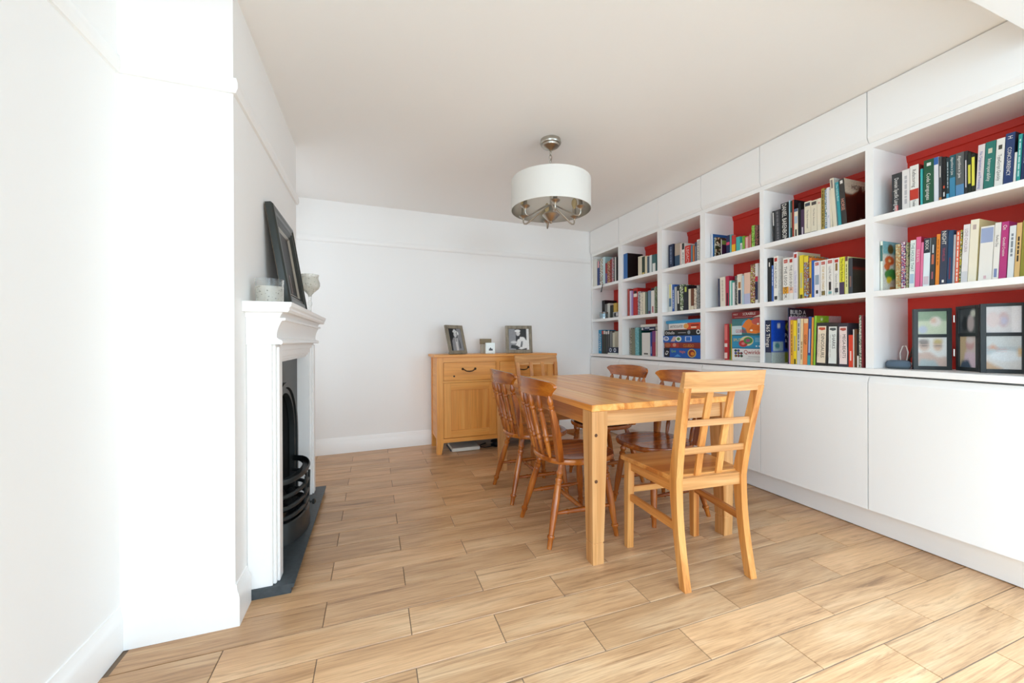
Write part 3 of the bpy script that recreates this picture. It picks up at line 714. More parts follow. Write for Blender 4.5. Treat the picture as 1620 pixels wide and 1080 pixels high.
BOOKS = [
 (6,2,0,1.2891,1.2996,0.27,2.582,0.194,'thin white book with painted flower cover','#dfe3d6',{'bands':[(0.6,0.92,'#3f6a66',1)],'cvpat':['#6fa9b0','#c8632f','#3f7a44','#d9cfae','#c9a23a'],'art':'flower'}),
 (6,2,1,1.2488,1.2706,0.252,2.657,0.178,'low cream book with orange drawing','#d9d3a8',{'patc':['#e6deb4','#d99a52','#c8b98e']}),
 (6,2,2,1.2153,1.2328,0.251,2.627,0.18,'pink and red illustrated book','#d9a7b0',{'patc':['#efe3e2','#c0405a','#3c4a8c','#d9d0d4']}),
 (6,2,3,1.1995,1.2089,0.244,2.617,0.176,'thin olive picture book','#9aa56f',{'patc':['#9aa56f','#cbbba0','#5f6b4e']}),
 (6,2,4,1.1608,1.1812,0.244,2.582,0.176,'white book with sea-green letters','#e3ebe6',{'tx':[('THE HOUSE THAT','#4f7f78',0.06,0.6)],'bands':[(0.1,0.3,'#a9c4d6',0.8)],'lean':-2}),
 (6,2,5,1.1411,1.1586,0.255,2.582,0.183,'pink book with white title','#e06a93',{'tx':[('ELLE & VOL','#e9e6df',0.25,0.5)],'lean':-2,'cv':'#a82545'}),
 (6,2,6,1.1306,1.1393,0.224,2.582,0.162,'thin plain rose-pink book','#e27aa0',{'lean':-2}),
 (6,2,7,1.1054,1.1288,0.239,2.582,0.172,'white book with black head panel','#dfeaee',{'bands':[(0.7,1,'#2b3640',1),(0.05,0.22,'#cfc0c8',0.8)],'tx':[('BOOK','#e9e6df',0.04,0.5)],'lean':-2}),
 (6,2,8,1.0866,1.1032,0.239,2.582,0.172,'dark grey book with rust letters','#3b3f42',{'bands':[(0.45,0.65,'#c06a50',0.5),(0.68,0.85,'#cfd6da',0.3),(0.15,0.3,'#b5606a',0.3)],'lean':-2}),
 (6,2,9,1.0704,1.0835,0.25,2.582,0.18,'plain bright orange book','#e58a32',{'dash':[('#b8641c',0.1,0.6)],'lean':-2}),
 (6,2,10,1.0445,1.0687,0.263,2.582,0.189,'thick slate book with red title','#3b4356',{'tx':[('NIGHT','#e6e2d8',0.02,0.6),('TRAVELLER','#b0475a',0.32,0.36)],'bands':[(0.05,0.1,'#e9e6df',0.3)],'lean':-2}),
 (6,2,11,1.026,1.0428,0.257,2.582,0.185,'dark blue book with pale spine edge','#27496b',{'bands':[(0.1,0.5,'#7a2c38',0.25)],'lean':-2}),
 (6,2,12,1.0171,1.0243,0.233,2.582,0.168,'thin silver-grey book','#b9b7b8',{'lean':-2}),
 (6,2,13,1.0036,1.0154,0.248,2.582,0.179,'orange-red book with white letters','#e2603c',{'dash':[('#e9e6df',0.03,0.95)],'lean':-2}),
 (6,2,14,0.9978,1.002,0.249,2.582,0.179,'very thin yellow and green book','#d9c23c',{'patc':['#d9c23c','#4a5a33','#e8e2c8'],'lean':-2}),
 (6,2,15,0.9757,0.9962,0.27,2.582,0.194,'white book with mauve letters','#e7e3e1',{'tx':[('LOVE CHOLERA','#a08a98',0.08,0.5)],'bands':[(0,0.2,'#cfcfd2',1)],'lean':-3}),
 (6,2,16,0.9478,0.9741,0.285,2.582,0.205,'tall thick cream book','#ece5cf',{'cv':'#e6d9a6','bands':[(0.84,0.92,'#b9a7a0',0.4)],'lean':-3,'tall':1}),
 (6,2,17,0.9007,0.9412,0.244,2.582,0.1,'very thick white book with blue picture','#e9e6df',{'bands':[(0.7,0.97,'#9aa8c9',0.9),(0.04,0.1,'#d9b7bd',0.2)],'lean':-3}),
 (6,2,18,0.8812,0.8988,0.251,2.582,0.181,'white book with two blue tabs','#e9e6df',{'tx':[('Perfect Day','#444444',0.22,0.42)],'bands':[(0.05,0.2,'#7f8db4',0.5)],'lean':-3}),
 (6,2,19,0.8592,0.8796,0.249,2.582,0.18,'magenta book with white title','#b83a7c',{'tx':[('On','#e9e6df',0.06,0.55),('Graceful Creation','#e9e6df',0.27,0.38)],'lean':-3}),
 (6,2,20,0.8384,0.8562,0.226,2.582,0.163,'pale blue-white book','#dfe3e4',{'dash':[('#7f8790',0.15,0.6)],'lean':-3}),
 (6,2,21,0.8222,0.8365,0.233,2.582,0.168,'tan book with thin black lettering','#dcb679',{'dash':[('#3a3026',0.25,0.7)],'lean':-3}),
 (6,2,22,0.8029,0.8207,0.239,2.582,0.172,'olive green book at the frame edge','#8f8a34',{'lean':-3}),
 (6,1,0,1.2105,1.2511,0.21,2.585,0.152,'dark grey book with small red tag','#3a3b3d',{'bands':[(0.03,0.2,'#c9404a',0.3)],'tx':[('Domain Specific Languages','#e9e6df',0.12,0.42)]}),
 (6,1,1,1.1793,1.2087,0.215,2.585,0.155,'plain off-white book with faint lettering','#e4dfdc',{'dash':[('#b9b6b8',0.15,0.85)]}),
 (6,1,2,1.1442,1.1776,0.223,2.585,0.16,'white book with a red block','#e9e6df',{'cv':'#8a2a22','bands':[(0.22,0.46,'#c03a2c',1)],'tx':[('Refactoring','#333333',0.1,0.4),('Fowler','#333333',0.8,0.35)]}),
 (6,1,3,1.1295,1.1377,0.193,2.585,0.139,'very thin turquoise book','#3fb3b3',{}),
 (6,1,4,1.0894,1.1277,0.228,2.585,0.164,'thick green book with white lettering','#27593f',{'tx':[('Code Languages','#e9e6df',0.3,0.36)],'bands':[(0.86,0.93,'#d9ded8',0.4)],'lean':-1}),
 (6,1,5,1.0716,1.0875,0.227,2.585,0.163,'white book with blue head band','#dcdde2',{'bands':[(0.84,1,'#3566a8',1)]}),
 (6,1,6,1.0605,1.0699,0.223,2.585,0.16,'thin grey book with two white bars','#4a4b4d',{'bands':[(0.55,0.8,'#e9e6df',0.3),(0.02,0.12,'#b0703a',1)]}),
 (6,1,7,1.0456,1.0588,0.216,2.585,0.156,'black book with small red dot','#1c1c1e',{'bands':[(0.3,0.36,'#d8573b',0.4),(0.12,0.22,'#c8c8c8',0.4)]}),
 (6,1,8,1.0344,1.044,0.207,2.585,0.149,'thin dark book with sky-blue foot','#2a3a3e',{'bands':[(0,0.17,'#4a9cc0',1)],'dash':[('#a9b9bd',0.1,0.7)]}),
 (6,1,9,1.014,1.0327,0.212,2.585,0.153,'slim teal-blue algorithms book','#2c5a63',{'bands':[(0,0.5,'#3f86a8',1)],'tx':[('Algorithms in Java','#e9e6df',0.05,0.42)]}),
 (6,1,10,0.9854,1.0123,0.213,2.585,0.154,'thick grey algorithms book with blue foot','#5d605f',{'bands':[(0,0.3,'#5a8bb4',1)],'tx':[('Algorithms in Java','#e9e6df',0.07,0.36)]}),
 (6,1,11,0.9744,0.9837,0.211,2.585,0.152,'charcoal book with white stripe','#303334',{'bands':[(0.2,0.8,'#d9d2d6',0.35)]}),
 (6,1,12,0.9631,0.9728,0.198,2.585,0.143,'black book with short yellow label','#1f2a22',{'bands':[(0.28,0.72,'#d8d04e',0.8)]}),
 (6,1,13,0.9501,0.9616,0.188,2.585,0.135,'black book with long yellow label','#23281f',{'bands':[(0.22,0.92,'#e2da50',0.8)]}),
 (6,1,14,0.9279,0.9485,0.217,2.585,0.157,'pale pink book with blue lettering','#ddd3d2',{'tx':[('File Organisation and Processing','#3a55a0',0.15,0.42)],'lean':-3}),
 (6,1,15,0.8958,0.9259,0.218,2.585,0.157,'thick sea-green book with white title','#2f766c',{'tx':[('Interoperability','#e9e6df',0.35,0.36)],'bands':[(0.76,0.86,'#cfc9b0',0.4)],'lean':-3}),
 (6,1,16,0.8695,0.8935,0.217,2.585,0.156,'white book with black knot emblem','#e9e6df',{'tx':[('TypeScript Quickly','#5a5a5a',0.32,0.42)],'bands':[(0.78,0.87,'#4a4a42',0.45)],'lean':-3}),
 (6,1,17,0.8411,0.8676,0.227,2.585,0.164,'thick navy book with huge white title','#2b406e',{'cv':'#222a38','tx':[('CONCURRENCY','#e9e6df',0.27,0.42),('H','#e9e6df',0.06,0.5)],'lean':-3}),
 (6,1,18,0.8331,0.8396,0.137,2.585,0.11,'thin short white book','#e9e6df',{'lean':-3}),
 (6,1,19,0.8207,0.8316,0.208,2.585,0.15,'teal book with pale lettering','#2f9a94',{'dash':[('#bfe3df',0.1,0.85)],'lean':-3}),
 (6,1,20,0.8005,0.8192,0.203,2.585,0.146,'navy book at the frame edge','#23335a',{'dash':[('#c9cfe0',0.1,0.6)],'lean':-3}),
 (5,3,0,1.8781,1.9196,0.29,2.537,0.19,'thick blue book of numbers','#1d2744',{'cv':'#1d4fc0','tx':[('365 Things','#e9e6df',0.1,0.6)],'bands':[(0,0.24,'#8f9a9c',1)],'art':'cover365'}),
 (5,3,1,1.7611,1.766,0.364,2.537,0.24,'tall navy book with blocky white title','#25324a',{'cv':'#151c2c','art':'rocket'}),
 (5,3,2,1.7514,1.7591,0.305,2.537,0.22,'thin mauve book','#b685a8',{}),
 (5,3,3,1.7329,1.7494,0.283,2.537,0.204,'amber-yellow book with brown letters','#e0a92e',{'dash':[('#8a5a1c',0.1,0.8)]}),
 (5,3,4,1.7116,1.7306,0.279,2.537,0.201,'bright yellow book','#f0d22c',{'bands':[(0.3,0.65,'#9aa08a',0.4),(0,0.12,'#3a3620',0.5)]}),
 (5,3,5,1.6907,1.7093,0.29,2.537,0.209,'grey-white book','#c9c8c4',{'dash':[('#55596a',0.1,0.7)],'lean':-1}),
 (5,3,6,1.6754,1.6883,0.289,2.537,0.208,'thin cream book with rust letters','#ead2a0',{'dash':[('#6a4a2a',0.5,0.9)],'lean':-1}),
 (5,3,7,1.649,1.673,0.287,2.537,0.207,'orange book with black title','#e8884a',{'bands':[(0.9,1,'#e2c8a0',1)],'tx':[('GOSSIP','#332211',0.35,0.55)],'lean':-2}),
 (5,3,8,1.629,1.6459,0.298,2.537,0.215,'blue book with white letters','#35508f',{'bands':[(0,0.2,'#3f9aa0',1),(0.25,0.75,'#b9c3dc',0.4)],'lean':-2}),
 (5,3,9,1.6159,1.6267,0.293,2.537,0.211,'thin orange book leaning','#e0983c',{'lean':-2,'cv':'#3a2c24'}),
 (5,3,10,1.6014,1.6121,0.302,2.537,0.23,'lime-green book','#8fc03c',{'cv':'#86a82c','lean':-2,'art':'green'}),
 (5,3,11,1.5377,1.5985,0.257,2.537,0.185,'dark slipcase volume about dinosaurs','#34302e',{'panel':('#e8d8c0','DINOSAURS','#c8573a'),'lean':-2}),
 (5,3,12,1.4791,1.5342,0.252,2.537,0.182,'dark slipcase volume about sharks','#34302e',{'panel':('#dfe3de','SHARKS','#555c5c'),'lean':-1}),
 (5,3,13,1.4257,1.4763,0.25,2.537,0.18,'dark slipcase volume about giant beasts','#3a3540',{'panel':('#ead8d4','MEGA-BEASTS','#b05548')}),
 (5,3,14,1.4042,1.424,0.182,2.537,0.131,'low bright red book','#d8432c',{'bands':[(0.2,0.5,'#f0d8cc',0.3)]}),
 (5,3,15,1.3981,1.4022,0.213,2.537,0.153,'thin white card book','#e9e6df',{}),
 (5,3,16,1.3848,1.3964,0.214,2.537,0.154,'narrow brown book','#5c3a22',{}),
 (5,3,17,1.3747,1.3831,0.187,2.537,0.135,'thin black and white book','#1c1c1e',{'bands':[(0,0.35,'#e9e6df',0.8)]}),
 (5,3,18,1.364,1.3733,0.29,2.537,0.209,'tall mottled grey-green book','#a8ab9c',{'patc':['#c9c8bb','#5f6e58','#e3e0d2']}),
 (5,3,19,1.3546,1.3623,0.29,2.537,0.209,'tall maroon book','#7a2a30',{}),
 (5,2,0,1.8934,1.9196,0.303,2.561,0.218,'plain black book','#1c1c1e',{'bands':[(0.8,0.9,'#e9e6df',0.25)]}),
 (5,2,1,1.8783,1.8912,0.248,2.561,0.178,'thin royal-blue book','#3f66b0',{'dash':[('#c9d6ee',0.1,0.6)]}),
 (5,2,2,1.8477,1.8762,0.306,2.561,0.22,'white book with black figures on cover','#e9e6df',{'cv':'#dcdad6','tx':[('STAR ADVENTURE','#555555',0.15,0.5)],'bands':[(0.04,0.12,'#3a3a3a',0.7)],'logo':1,'art':'figures'}),
 (5,2,3,1.7762,1.8137,0.28,2.561,0.201,'white brick-toy book with orange block','#e9e6df',{'bands':[(0.16,0.32,'#e0a032',1)],'tx':[('THE LEGO BOOK','#222222',0.2,0.5)],'logo':1}),
 (5,2,4,1.7471,1.7742,0.277,2.561,0.199,'white brick-toy book with pink block','#e9e6df',{'bands':[(0.16,0.3,'#eec0a8',1)],'tx':[('THE LEGO BOOK','#222222',0.18,0.55)],'logo':1}),
 (5,2,5,1.7201,1.7451,0.305,2.561,0.219,'tall white book with lavender letters','#e2dfe4',{'cv':'#cfc9ae','tx':[('ULTIMATE GUIDE','#a79cc0',0.4,0.5)],'logo':1}),
 (5,2,6,1.6852,1.7075,0.277,2.561,0.2,'yellow book with grey crest','#e6cf33',{'bands':[(0.25,0.6,'#b7b48c',0.6),(0,0.1,'#5a5420',0.7)]}),
 (5,2,7,1.6535,1.6806,0.265,2.561,0.191,'yellow book with painted sky panel','#d9c23a',{'patc':['#79b6d2','#a8442f','#7a6a3c','#c8b27a'],'bands':[(0.86,1,'#e2cb36',1)]}),
 (5,2,8,1.6364,1.6482,0.251,2.561,0.181,'thin amber book with orange top','#e0b34a',{'bands':[(0.1,0.5,'#54303a',0.8),(0.9,1,'#e07a2c',1)],'cv':'#e07a2c'}),
 (5,2,9,1.6218,1.6345,0.231,2.561,0.166,'plain cobalt-blue book','#2f62b4',{}),
 (5,2,10,1.588,1.6199,0.222,2.561,0.16,'white book with grey-blue panel','#e4e1e6',{'bands':[(0.35,0.62,'#93a3b4',0.7),(0.1,0.2,'#3a3a44',0.4)],'logo':1}),
 (5,2,11,1.5527,1.5851,0.221,2.561,0.159,'white book with gold letters','#e9e6df',{'bands':[(0.04,0.16,'#5c5448',0.6)],'tx':[('STAR WARS CHARACTER','#c9a640',0.17,0.42)],'logo':1}),
 (5,2,12,1.5144,1.5502,0.222,2.561,0.16,'white book with small dark figure','#e9e6df',{'bands':[(0.16,0.38,'#33302e',0.35),(0.06,0.13,'#8fd0cf',0.5)],'tx':[('I LOVE THAT MINIFIGURE','#40302e',0.2,0.3)],'logo':1}),
 (5,2,13,1.484,1.5119,0.22,2.561,0.159,'white book with brown oval emblem','#e9e6df',{'bands':[(0.66,0.86,'#8a6a35',0.4),(0.08,0.2,'#44444a',0.6)],'tx':[('Character Encyclopedia','#555555',0.42,0.35)],'logo':1}),
 (5,2,14,1.457,1.4819,0.22,2.561,0.159,'acid-yellow book with purple foot','#e3dc38',{'bands':[(0,0.34,'#4a3a58',1)],'tx':[('The Daily Kitchen','#333322',0.04,0.5)]}),
 (5,2,15,1.4393,1.4543,0.217,2.561,0.156,'pale lemon book','#e4e2a0',{'bands':[(0.88,1,'#6a4a44',0.8)],'dash':[('#8a8a50',0.2,0.8)]}),
 (5,2,16,1.4176,1.4373,0.205,2.561,0.2,'charcoal book with dark printed cover','#44484f',{'cv':'#3c3c34','bands':[(0.2,0.5,'#8a6a60',0.35)],'art':'dark'}),
 (5,1,0,1.8834,1.8968,0.223,2.585,0.16,'thin black book with white lettering','#1c1c1e',{'bands':[(0.55,0.95,'#d9d6d2',0.5)],'lean':2}),
 (5,1,1,1.8433,1.8808,0.222,2.585,0.16,'short charcoal book with mottled spine','#3c3c40',{'dash':[('#6a6a6e',0.05,0.9)],'lean':2}),
 (5,1,2,1.7928,1.8408,0.254,2.585,0.183,'black book with huge white block title','#1c1c1e',{'tx':[('DANIEL BARENBOIM','#e9e6df',0.03,0.6)],'lean':1}),
 (5,1,3,1.7829,1.7903,0.26,2.585,0.187,'thin sky-blue book','#9cc0d0',{}),
 (5,1,4,1.7698,1.7805,0.252,2.585,0.182,'thin bottle-green book','#234a44',{'bands':[(0.3,0.7,'#c0b9a0',0.5)]}),
 (5,1,5,1.7585,1.7674,0.256,2.585,0.2,'thin brick-red book','#a8432f',{'cv':'#1c1c22'}),
 (5,1,6,1.7329,1.7561,0.191,2.585,0.137,'short cream and blue paperback','#e6dcc4',{'bands':[(0.9,1,'#5c6a88',1),(0.5,0.75,'#a9bcd0',0.7),(0.02,0.3,'#33353a',0.4)]}),
 (5,1,7,1.7164,1.7306,0.221,2.585,0.159,'narrow black book','#1c1c1e',{}),
 (5,1,8,1.6947,1.7141,0.174,2.585,0.125,'short dark purple book','#4b3550',{'bands':[(0.05,0.35,'#d0c8cf',0.4)]}),
 (5,1,9,1.6546,1.6924,0.214,2.585,0.154,'first cream volume with black blocks','#e6dcc4',{'bands':[(0.86,0.96,'#4a4f58',0.8),(0.02,0.08,'#3a3a3a',0.9)],'tx':[('The New Annotated','#77706a',0.25,0.25)]}),
 (5,1,10,1.6186,1.6527,0.209,2.585,0.15,'second cream volume with black blocks','#e6dcc4',{'bands':[(0.86,0.96,'#56504c',0.8),(0.02,0.08,'#3a3a3a',0.9)],'tx':[('The New Annotated','#77706a',0.25,0.25)]}),
 (5,1,11,1.5957,1.6167,0.21,2.585,0.151,'plain cream volume without blocks','#e6dcc4',{'bands':[(0.84,0.9,'#d8a898',0.5)]}),
 (5,1,12,1.5759,1.5934,0.263,2.585,0.189,'tall olive-gold book','#a8914a',{'dash':[('#5c4d1f',0.05,0.9)]}),
 (5,1,13,1.5634,1.5741,0.251,2.585,0.181,'thin blue and white photo book','#7f9dc0',{'patc':['#8fb0d6','#4c6a48','#e0e6ea','#2f4a72']}),
 (5,1,14,1.5448,1.5612,0.258,2.585,0.186,'plain white book with blue word','#e3e3e6',{'lean':1,'tx':[('The','#5a6aa0',0.65,0.4)]}),
 (5,1,15,1.5325,1.5426,0.239,2.585,0.172,'thin ivory book','#e6dcc4',{'lean':2.5}),
 (5,1,16,1.5078,1.5284,0.306,2.585,0.22,'tall cream book leaning','#e6dcc4',{'cv':'#cfd8d2','bands':[(0.8,0.97,'#8a807a',0.5)],'lean':4.5}),
 (5,1,17,1.4848,1.5004,0.272,2.585,0.196,'leaning turquoise book','#3b9fa8',{'tx':[('The Holiday Book','#cfe8e8',0.05,0.6)],'lean':4.5}),
 (5,1,18,1.4559,1.4821,0.282,2.585,0.203,'leaning dark book with horse cover','#3f3d3b',{'cv':'#3a1a12','tx':[('HORSE','#e0a08c',0.42,0.6)],'bands':[(0.9,0.97,'#e9e6df',0.5)],'lean':4.5,'art':'horse'}),
 (4,2,0,2.332,2.3467,0.23,2.585,0.166,'thin navy book','#39405c',{'lean':1}),
 (4,2,1,2.2817,2.3288,0.235,2.585,0.169,'cream book with faint letters','#e6ddcc',{'dash':[('#cbbfae',0.1,0.8)],'lean':1}),
 (4,2,2,2.2498,2.2786,0.237,2.585,0.171,'crimson book with black drawing','#b82a48',{'bands':[(0,0.45,'#2c1a1e',0.4)]}),
 (4,2,3,2.2218,2.2467,0.198,2.585,0.143,'mint-green book with white edge','#5fb8a8',{'bands':[(0,1,'#e8eeea',0.3)]}),
 (4,2,4,2.1998,2.2188,0.179,2.585,0.129,'thin white book','#e6e3e2',{}),
 (4,2,5,2.1802,2.1968,0.228,2.585,0.164,'grey and black book','#5c5f5c',{'patc':['#3a3c3a','#8a8c86','#1c1c1c']}),
 (4,2,6,2.1387,2.1773,0.234,2.585,0.169,'cream book with navy figure','#e4dccc',{'bands':[(0.05,0.5,'#20243c',0.6),(0.55,0.75,'#b0703c',0.5)]}),
 (4,2,7,2.122,2.1358,0.22,2.585,0.159,'thin pale blue book','#b9d0de',{}),
 (4,2,8,2.0709,2.1191,0.235,2.585,0.169,'peach and lilac book','#eac6b0',{'bands':[(0,0.35,'#b9bcd8',1)]}),
 (4,2,9,2.0331,2.067,0.289,2.585,0.208,'tall yellow and black patterned book','#c8bc60',{'patc':['#d8cf70','#2c2a22','#a8473c','#d9d6c8']}),
 (4,2,10,2.0098,2.0304,0.289,2.585,0.208,'tall white and navy book with red band','#e6e4e2',{'bands':[(0.1,0.55,'#23264a',1),(0.55,0.68,'#c83448',1)]}),
 (4,1,0,2.3999,2.414,0.199,2.585,0.2,'thin white book with blue cover','#dfe3ea',{'cv':'#1f5fa0'}),
 (4,1,1,2.3866,2.4105,0.172,2.6,0.14,'white book with speckled picture cover','#e9e6df',{'cvpat':['#d8c09a','#5a3a22','#3a3c22','#e6dcc4'],'patc':['#e6e4da','#4c5a3c','#9aa08a']}),
 (4,1,2,2.3456,2.3519,0.145,2.62,0.14,'thin white-edged purple book','#e9e6df',{'cv':'#43284a','cvband':('#8fae5a',0.72,0.95)}),
 (4,1,3,2.2419,2.2717,0.151,2.585,0.11,'navy book with pink band','#1b2450',{'bands':[(0.5,0.65,'#d8406e',1)]}),
 (4,1,4,2.2262,2.2394,0.15,2.585,0.11,'thin teal book','#5fa8a8',{}),
 (4,1,5,2.1911,2.2232,0.139,2.585,0.11,'red book with yellow lower half','#c83a30',{'bands':[(0,0.5,'#efb622',1)]}),
 (4,1,6,2.1535,2.1848,0.117,2.585,0.11,'turquoise book','#45b3ab',{}),
 (4,1,7,2.1355,2.1505,0.064,2.585,0.11,'short white booklet','#e9e6df',{'bands':[(0.3,0.8,'#8a8f9a',0.4)]}),
 (4,1,8,2.1168,2.1326,0.111,2.585,0.11,'thin lime-green book','#8fc83e',{'bands':[(0,1,'#2f7a3a',0.3)]}),
 (4,1,9,2.0809,2.1108,0.099,2.585,0.11,'pink book with pale letters','#d98a86',{'dash':[('#f0d4d0',0.1,0.9)]}),
 (4,1,10,2.0608,2.0781,0.117,2.585,0.11,'brick-red and white book','#b0453c',{'bands':[(0.1,0.9,'#d8b0a8',0.4)]}),
 (4,1,11,2.0351,2.058,0.168,2.585,0.121,'tall spotted apple-green book','#9ccc58',{'patc':['#a4d060','#8cc048','#5f9a38']}),
 (4,1,12,2.0098,2.0323,0.163,2.585,0.117,'tall dark brown and pink book','#4a3432',{'patc':['#4a3432','#a8685c','#23281f']}),
 (3,2,0,2.8544,2.9013,0.258,2.585,0.186,'white,blue and yellow striped book','#d8dcd6',{'bands':[(0.5,1,'#d6cf6a',0.3),(0.2,0.5,'#5a7c9a',0.6)]}),
 (3,2,1,2.8274,2.8504,0.251,2.585,0.181,'thin blue book','#2c5aa8',{'dash':[('#c8d4ea',0.2,0.9)]}),
 (3,2,2,2.7945,2.8234,0.226,2.585,0.163,'pale grey book','#b9bcb8',{}),
 (3,2,3,2.7577,2.7906,0.233,2.585,0.168,'black and white book','#1c1c1e',{'bands':[(0.3,0.8,'#e9e6df',0.5)],'lean':2}),
 (3,2,4,2.7172,2.7539,0.236,2.585,0.17,'white and green book','#c9d0bc',{'patc':['#dfe2d6','#6f8c52','#3a3a36'],'lean':2}),
 (3,2,5,2.6602,2.7134,0.221,2.585,0.159,'black book with yellow-green head','#20222a',{'bands':[(0.75,0.95,'#b8c850',0.4)],'lean':1}),
 (3,2,6,2.633,2.6565,0.186,2.585,0.134,'thin cream book','#e6dcc4',{}),
 (3,2,7,2.5979,2.6294,0.186,2.585,0.134,'brown book with cream face','#6f4026',{'bands':[(0,0.2,'#e6dcc4',1)]}),
 (3,2,8,2.569,2.5943,0.182,2.585,0.131,'cream book with dark specks','#e6dcc4',{'patc':['#e6dcc8','#e0d4c0','#9a8c7c']}),
 (3,2,9,2.5365,2.5654,0.206,2.585,0.148,'speckled grey book','#8a8c8a',{'patc':['#9a9c98','#6a6c6c','#b0b0a8']}),
 (3,1,0,2.8368,2.8972,0.224,2.585,0.161,'thick navy book','#1c2742',{'dash':[('#6a7894',0.1,0.8)]}),
 (3,1,1,2.7577,2.8171,0.214,2.585,0.154,'blue and sand book','#b0a090',{'bands':[(0,0.5,'#33506a',1)]}),
 (3,1,2,2.7351,2.7539,0.205,2.585,0.147,'thin white book with red stripe','#e9e6df',{'bands':[(0,1,'#c85a48',0.3)]}),
 (3,1,3,2.7024,2.7313,0.199,2.585,0.144,'white book with black head block','#e9e6df',{'bands':[(0.72,1,'#23282a',0.9)],'dash':[('#777777',0.4,0.9)]}),
 (3,1,4,2.633,2.6957,0.167,2.585,0.12,'bright red book','#cc2f26',{'tx':[('LEGACY','#e8c8c0',0.1,0.5)]}),
 (3,1,5,2.6105,2.6294,0.16,2.585,0.115,'thin steel-blue book','#55808f',{}),
 (3,1,6,2.5896,2.6076,0.152,2.585,0.11,'thin orange book','#cc7030',{}),
 (3,1,7,2.5649,2.586,0.175,2.585,0.126,'thin slate book','#444658',{'bands':[(0.1,0.8,'#9a98a8',0.4)]}),
 (3,1,8,2.5365,2.5614,0.191,2.585,0.137,'white book with black letters','#e9e6df',{'tx':[('THE FORTUNE','#222222',0.05,0.7)]}),
 (2,3,0,3.495,3.5226,0.291,2.615,0.209,'thin dark brown book','#4a3a30',{'patc':['#4a3a30','#c8c0b0','#2a2420']}),
 (2,3,1,3.4308,3.4899,0.28,2.615,0.202,'olive-grey book','#7c7c66',{}),
 (2,3,2,3.3643,3.4257,0.292,2.615,0.21,'teal book with pale print','#4fa0a8',{'patc':['#4fa0a8','#8fc4c8','#3f8c96'],'lean':1}),
 (2,3,3,3.3257,3.3594,0.277,2.615,0.2,'dark teal book','#1f5a52',{'lean':1}),
 (2,3,4,3.1933,3.3189,0.234,2.615,0.168,'thick white book under flat books','#dfdcd6',{'bands':[(0.05,0.12,'#55504c',0.5)]}),
 (2,3,5,3.1652,3.1887,0.24,2.615,0.173,'thin royal-blue book','#2a4690',{'bands':[(0.1,0.4,'#a8b8d8',0.4)]}),
 (2,3,6,3.1137,3.1606,0.25,2.615,0.18,'crimson and purple book','#9a2f48',{'bands':[(0.55,1,'#7a3a78',1)]}),
 (2,3,7,3.0974,3.1111,0.251,2.615,0.181,'thin ivory book','#e8e2d2',{}),
 (2,2,0,3.483,3.5151,0.295,2.585,0.213,'thin red-brown book','#a8443a',{}),
 (2,2,1,3.4528,3.4779,0.272,2.585,0.196,'thin white book with lilac line','#d6cce0',{}),
 (2,2,2,3.4229,3.4498,0.268,2.585,0.193,'thin violet book','#9a80b8',{}),
 (2,2,3,3.348,3.4179,0.289,2.585,0.2,'red book with black and white label','#b3211f',{'bands':[(0.68,0.8,'#e8dcd0',0.8),(0.8,0.9,'#262022',0.6)]}),
 (2,2,4,3.3115,3.3431,0.247,2.585,0.178,'grey photo-print book','#8f8f92',{'patc':['#b0b0b2','#5a5a5c','#dcdcdc']}),
 (2,2,5,3.2698,3.3067,0.231,2.585,0.166,'cream paperback with dark dots','#e6dcc4',{'patc':['#e8e0cc','#e4dcc8','#b8b0a0']}),
 (2,2,6,3.2288,3.265,0.229,2.585,0.165,'plain cream paperback','#e5dcc2',{}),
 (2,2,7,3.1905,3.2241,0.228,2.585,0.164,'dark green paperback','#2c463a',{'bands':[(0,1,'#8a9a88',0.25)]}),
 (2,2,8,3.1436,3.1859,0.236,2.585,0.17,'grey-blue book with maroon foot','#6f8ca0',{'bands':[(0,0.15,'#5a3448',0.7)]}),
 (2,2,9,3.0924,3.1391,0.256,2.585,0.184,'white book with black top','#e9e6df',{'bands':[(0.9,1,'#1c1c1e',1),(0.05,0.3,'#b05560',0.4)]}),
 (2,2,10,3.0619,3.088,0.265,2.585,0.191,'mottled green book','#6c7a5c',{'patc':['#7c8a6c','#4c5a40','#9aa68a']}),
 (2,1,0,3.4661,3.5316,0.272,2.548,0.2,'blue lever-arch binder with black side','#2c66a8',{'cv':'#121416'}),
 (2,1,1,3.2332,3.2877,0.193,2.548,0.139,'cream book with pale edge','#e6dcc4',{'bands':[(0,1,'#c9bda4',0.3)]}),
 (2,1,2,3.1869,3.2285,0.179,2.548,0.129,'dark green book','#26382a',{'bands':[(0,0.12,'#c8b060',0.8)]}),
 (2,1,3,3.1528,3.1832,0.178,2.548,0.128,'thin cream book','#ddd2b4',{}),
 (2,1,4,3.1211,3.1492,0.166,2.548,0.12,'thin slate-blue book','#50606c',{}),
 (2,1,5,3.0845,3.1167,0.172,2.548,0.124,'thin ice-white book','#d3dcdc',{}),
 (2,1,6,3.022,3.0801,0.169,2.548,0.122,'dark teal book with white foot','#3c6464',{'bands':[(0,0.5,'#dfe2de',0.7)]}),
 (1,3,0,4.0698,4.1336,0.287,2.613,0.207,'cyan-blue book with white letters','#2f94c0',{'tx':[('ADVENT','#e9e6df',0.15,0.6)]}),
 (1,3,1,4.0258,4.0634,0.276,2.613,0.199,'dark brown book with red head','#3a2e2c',{'bands':[(0.85,1,'#a83a34',1)]}),
 (1,3,2,3.9852,4.0222,0.275,2.613,0.198,'dark green-brown book','#33382c',{'bands':[(0.85,1,'#d8cfc8',1)]}),
 (1,3,3,3.94,3.979,0.266,2.613,0.192,'charcoal book with white head','#3c3a3a',{'bands':[(0.87,1,'#cfcac4',1)]}),
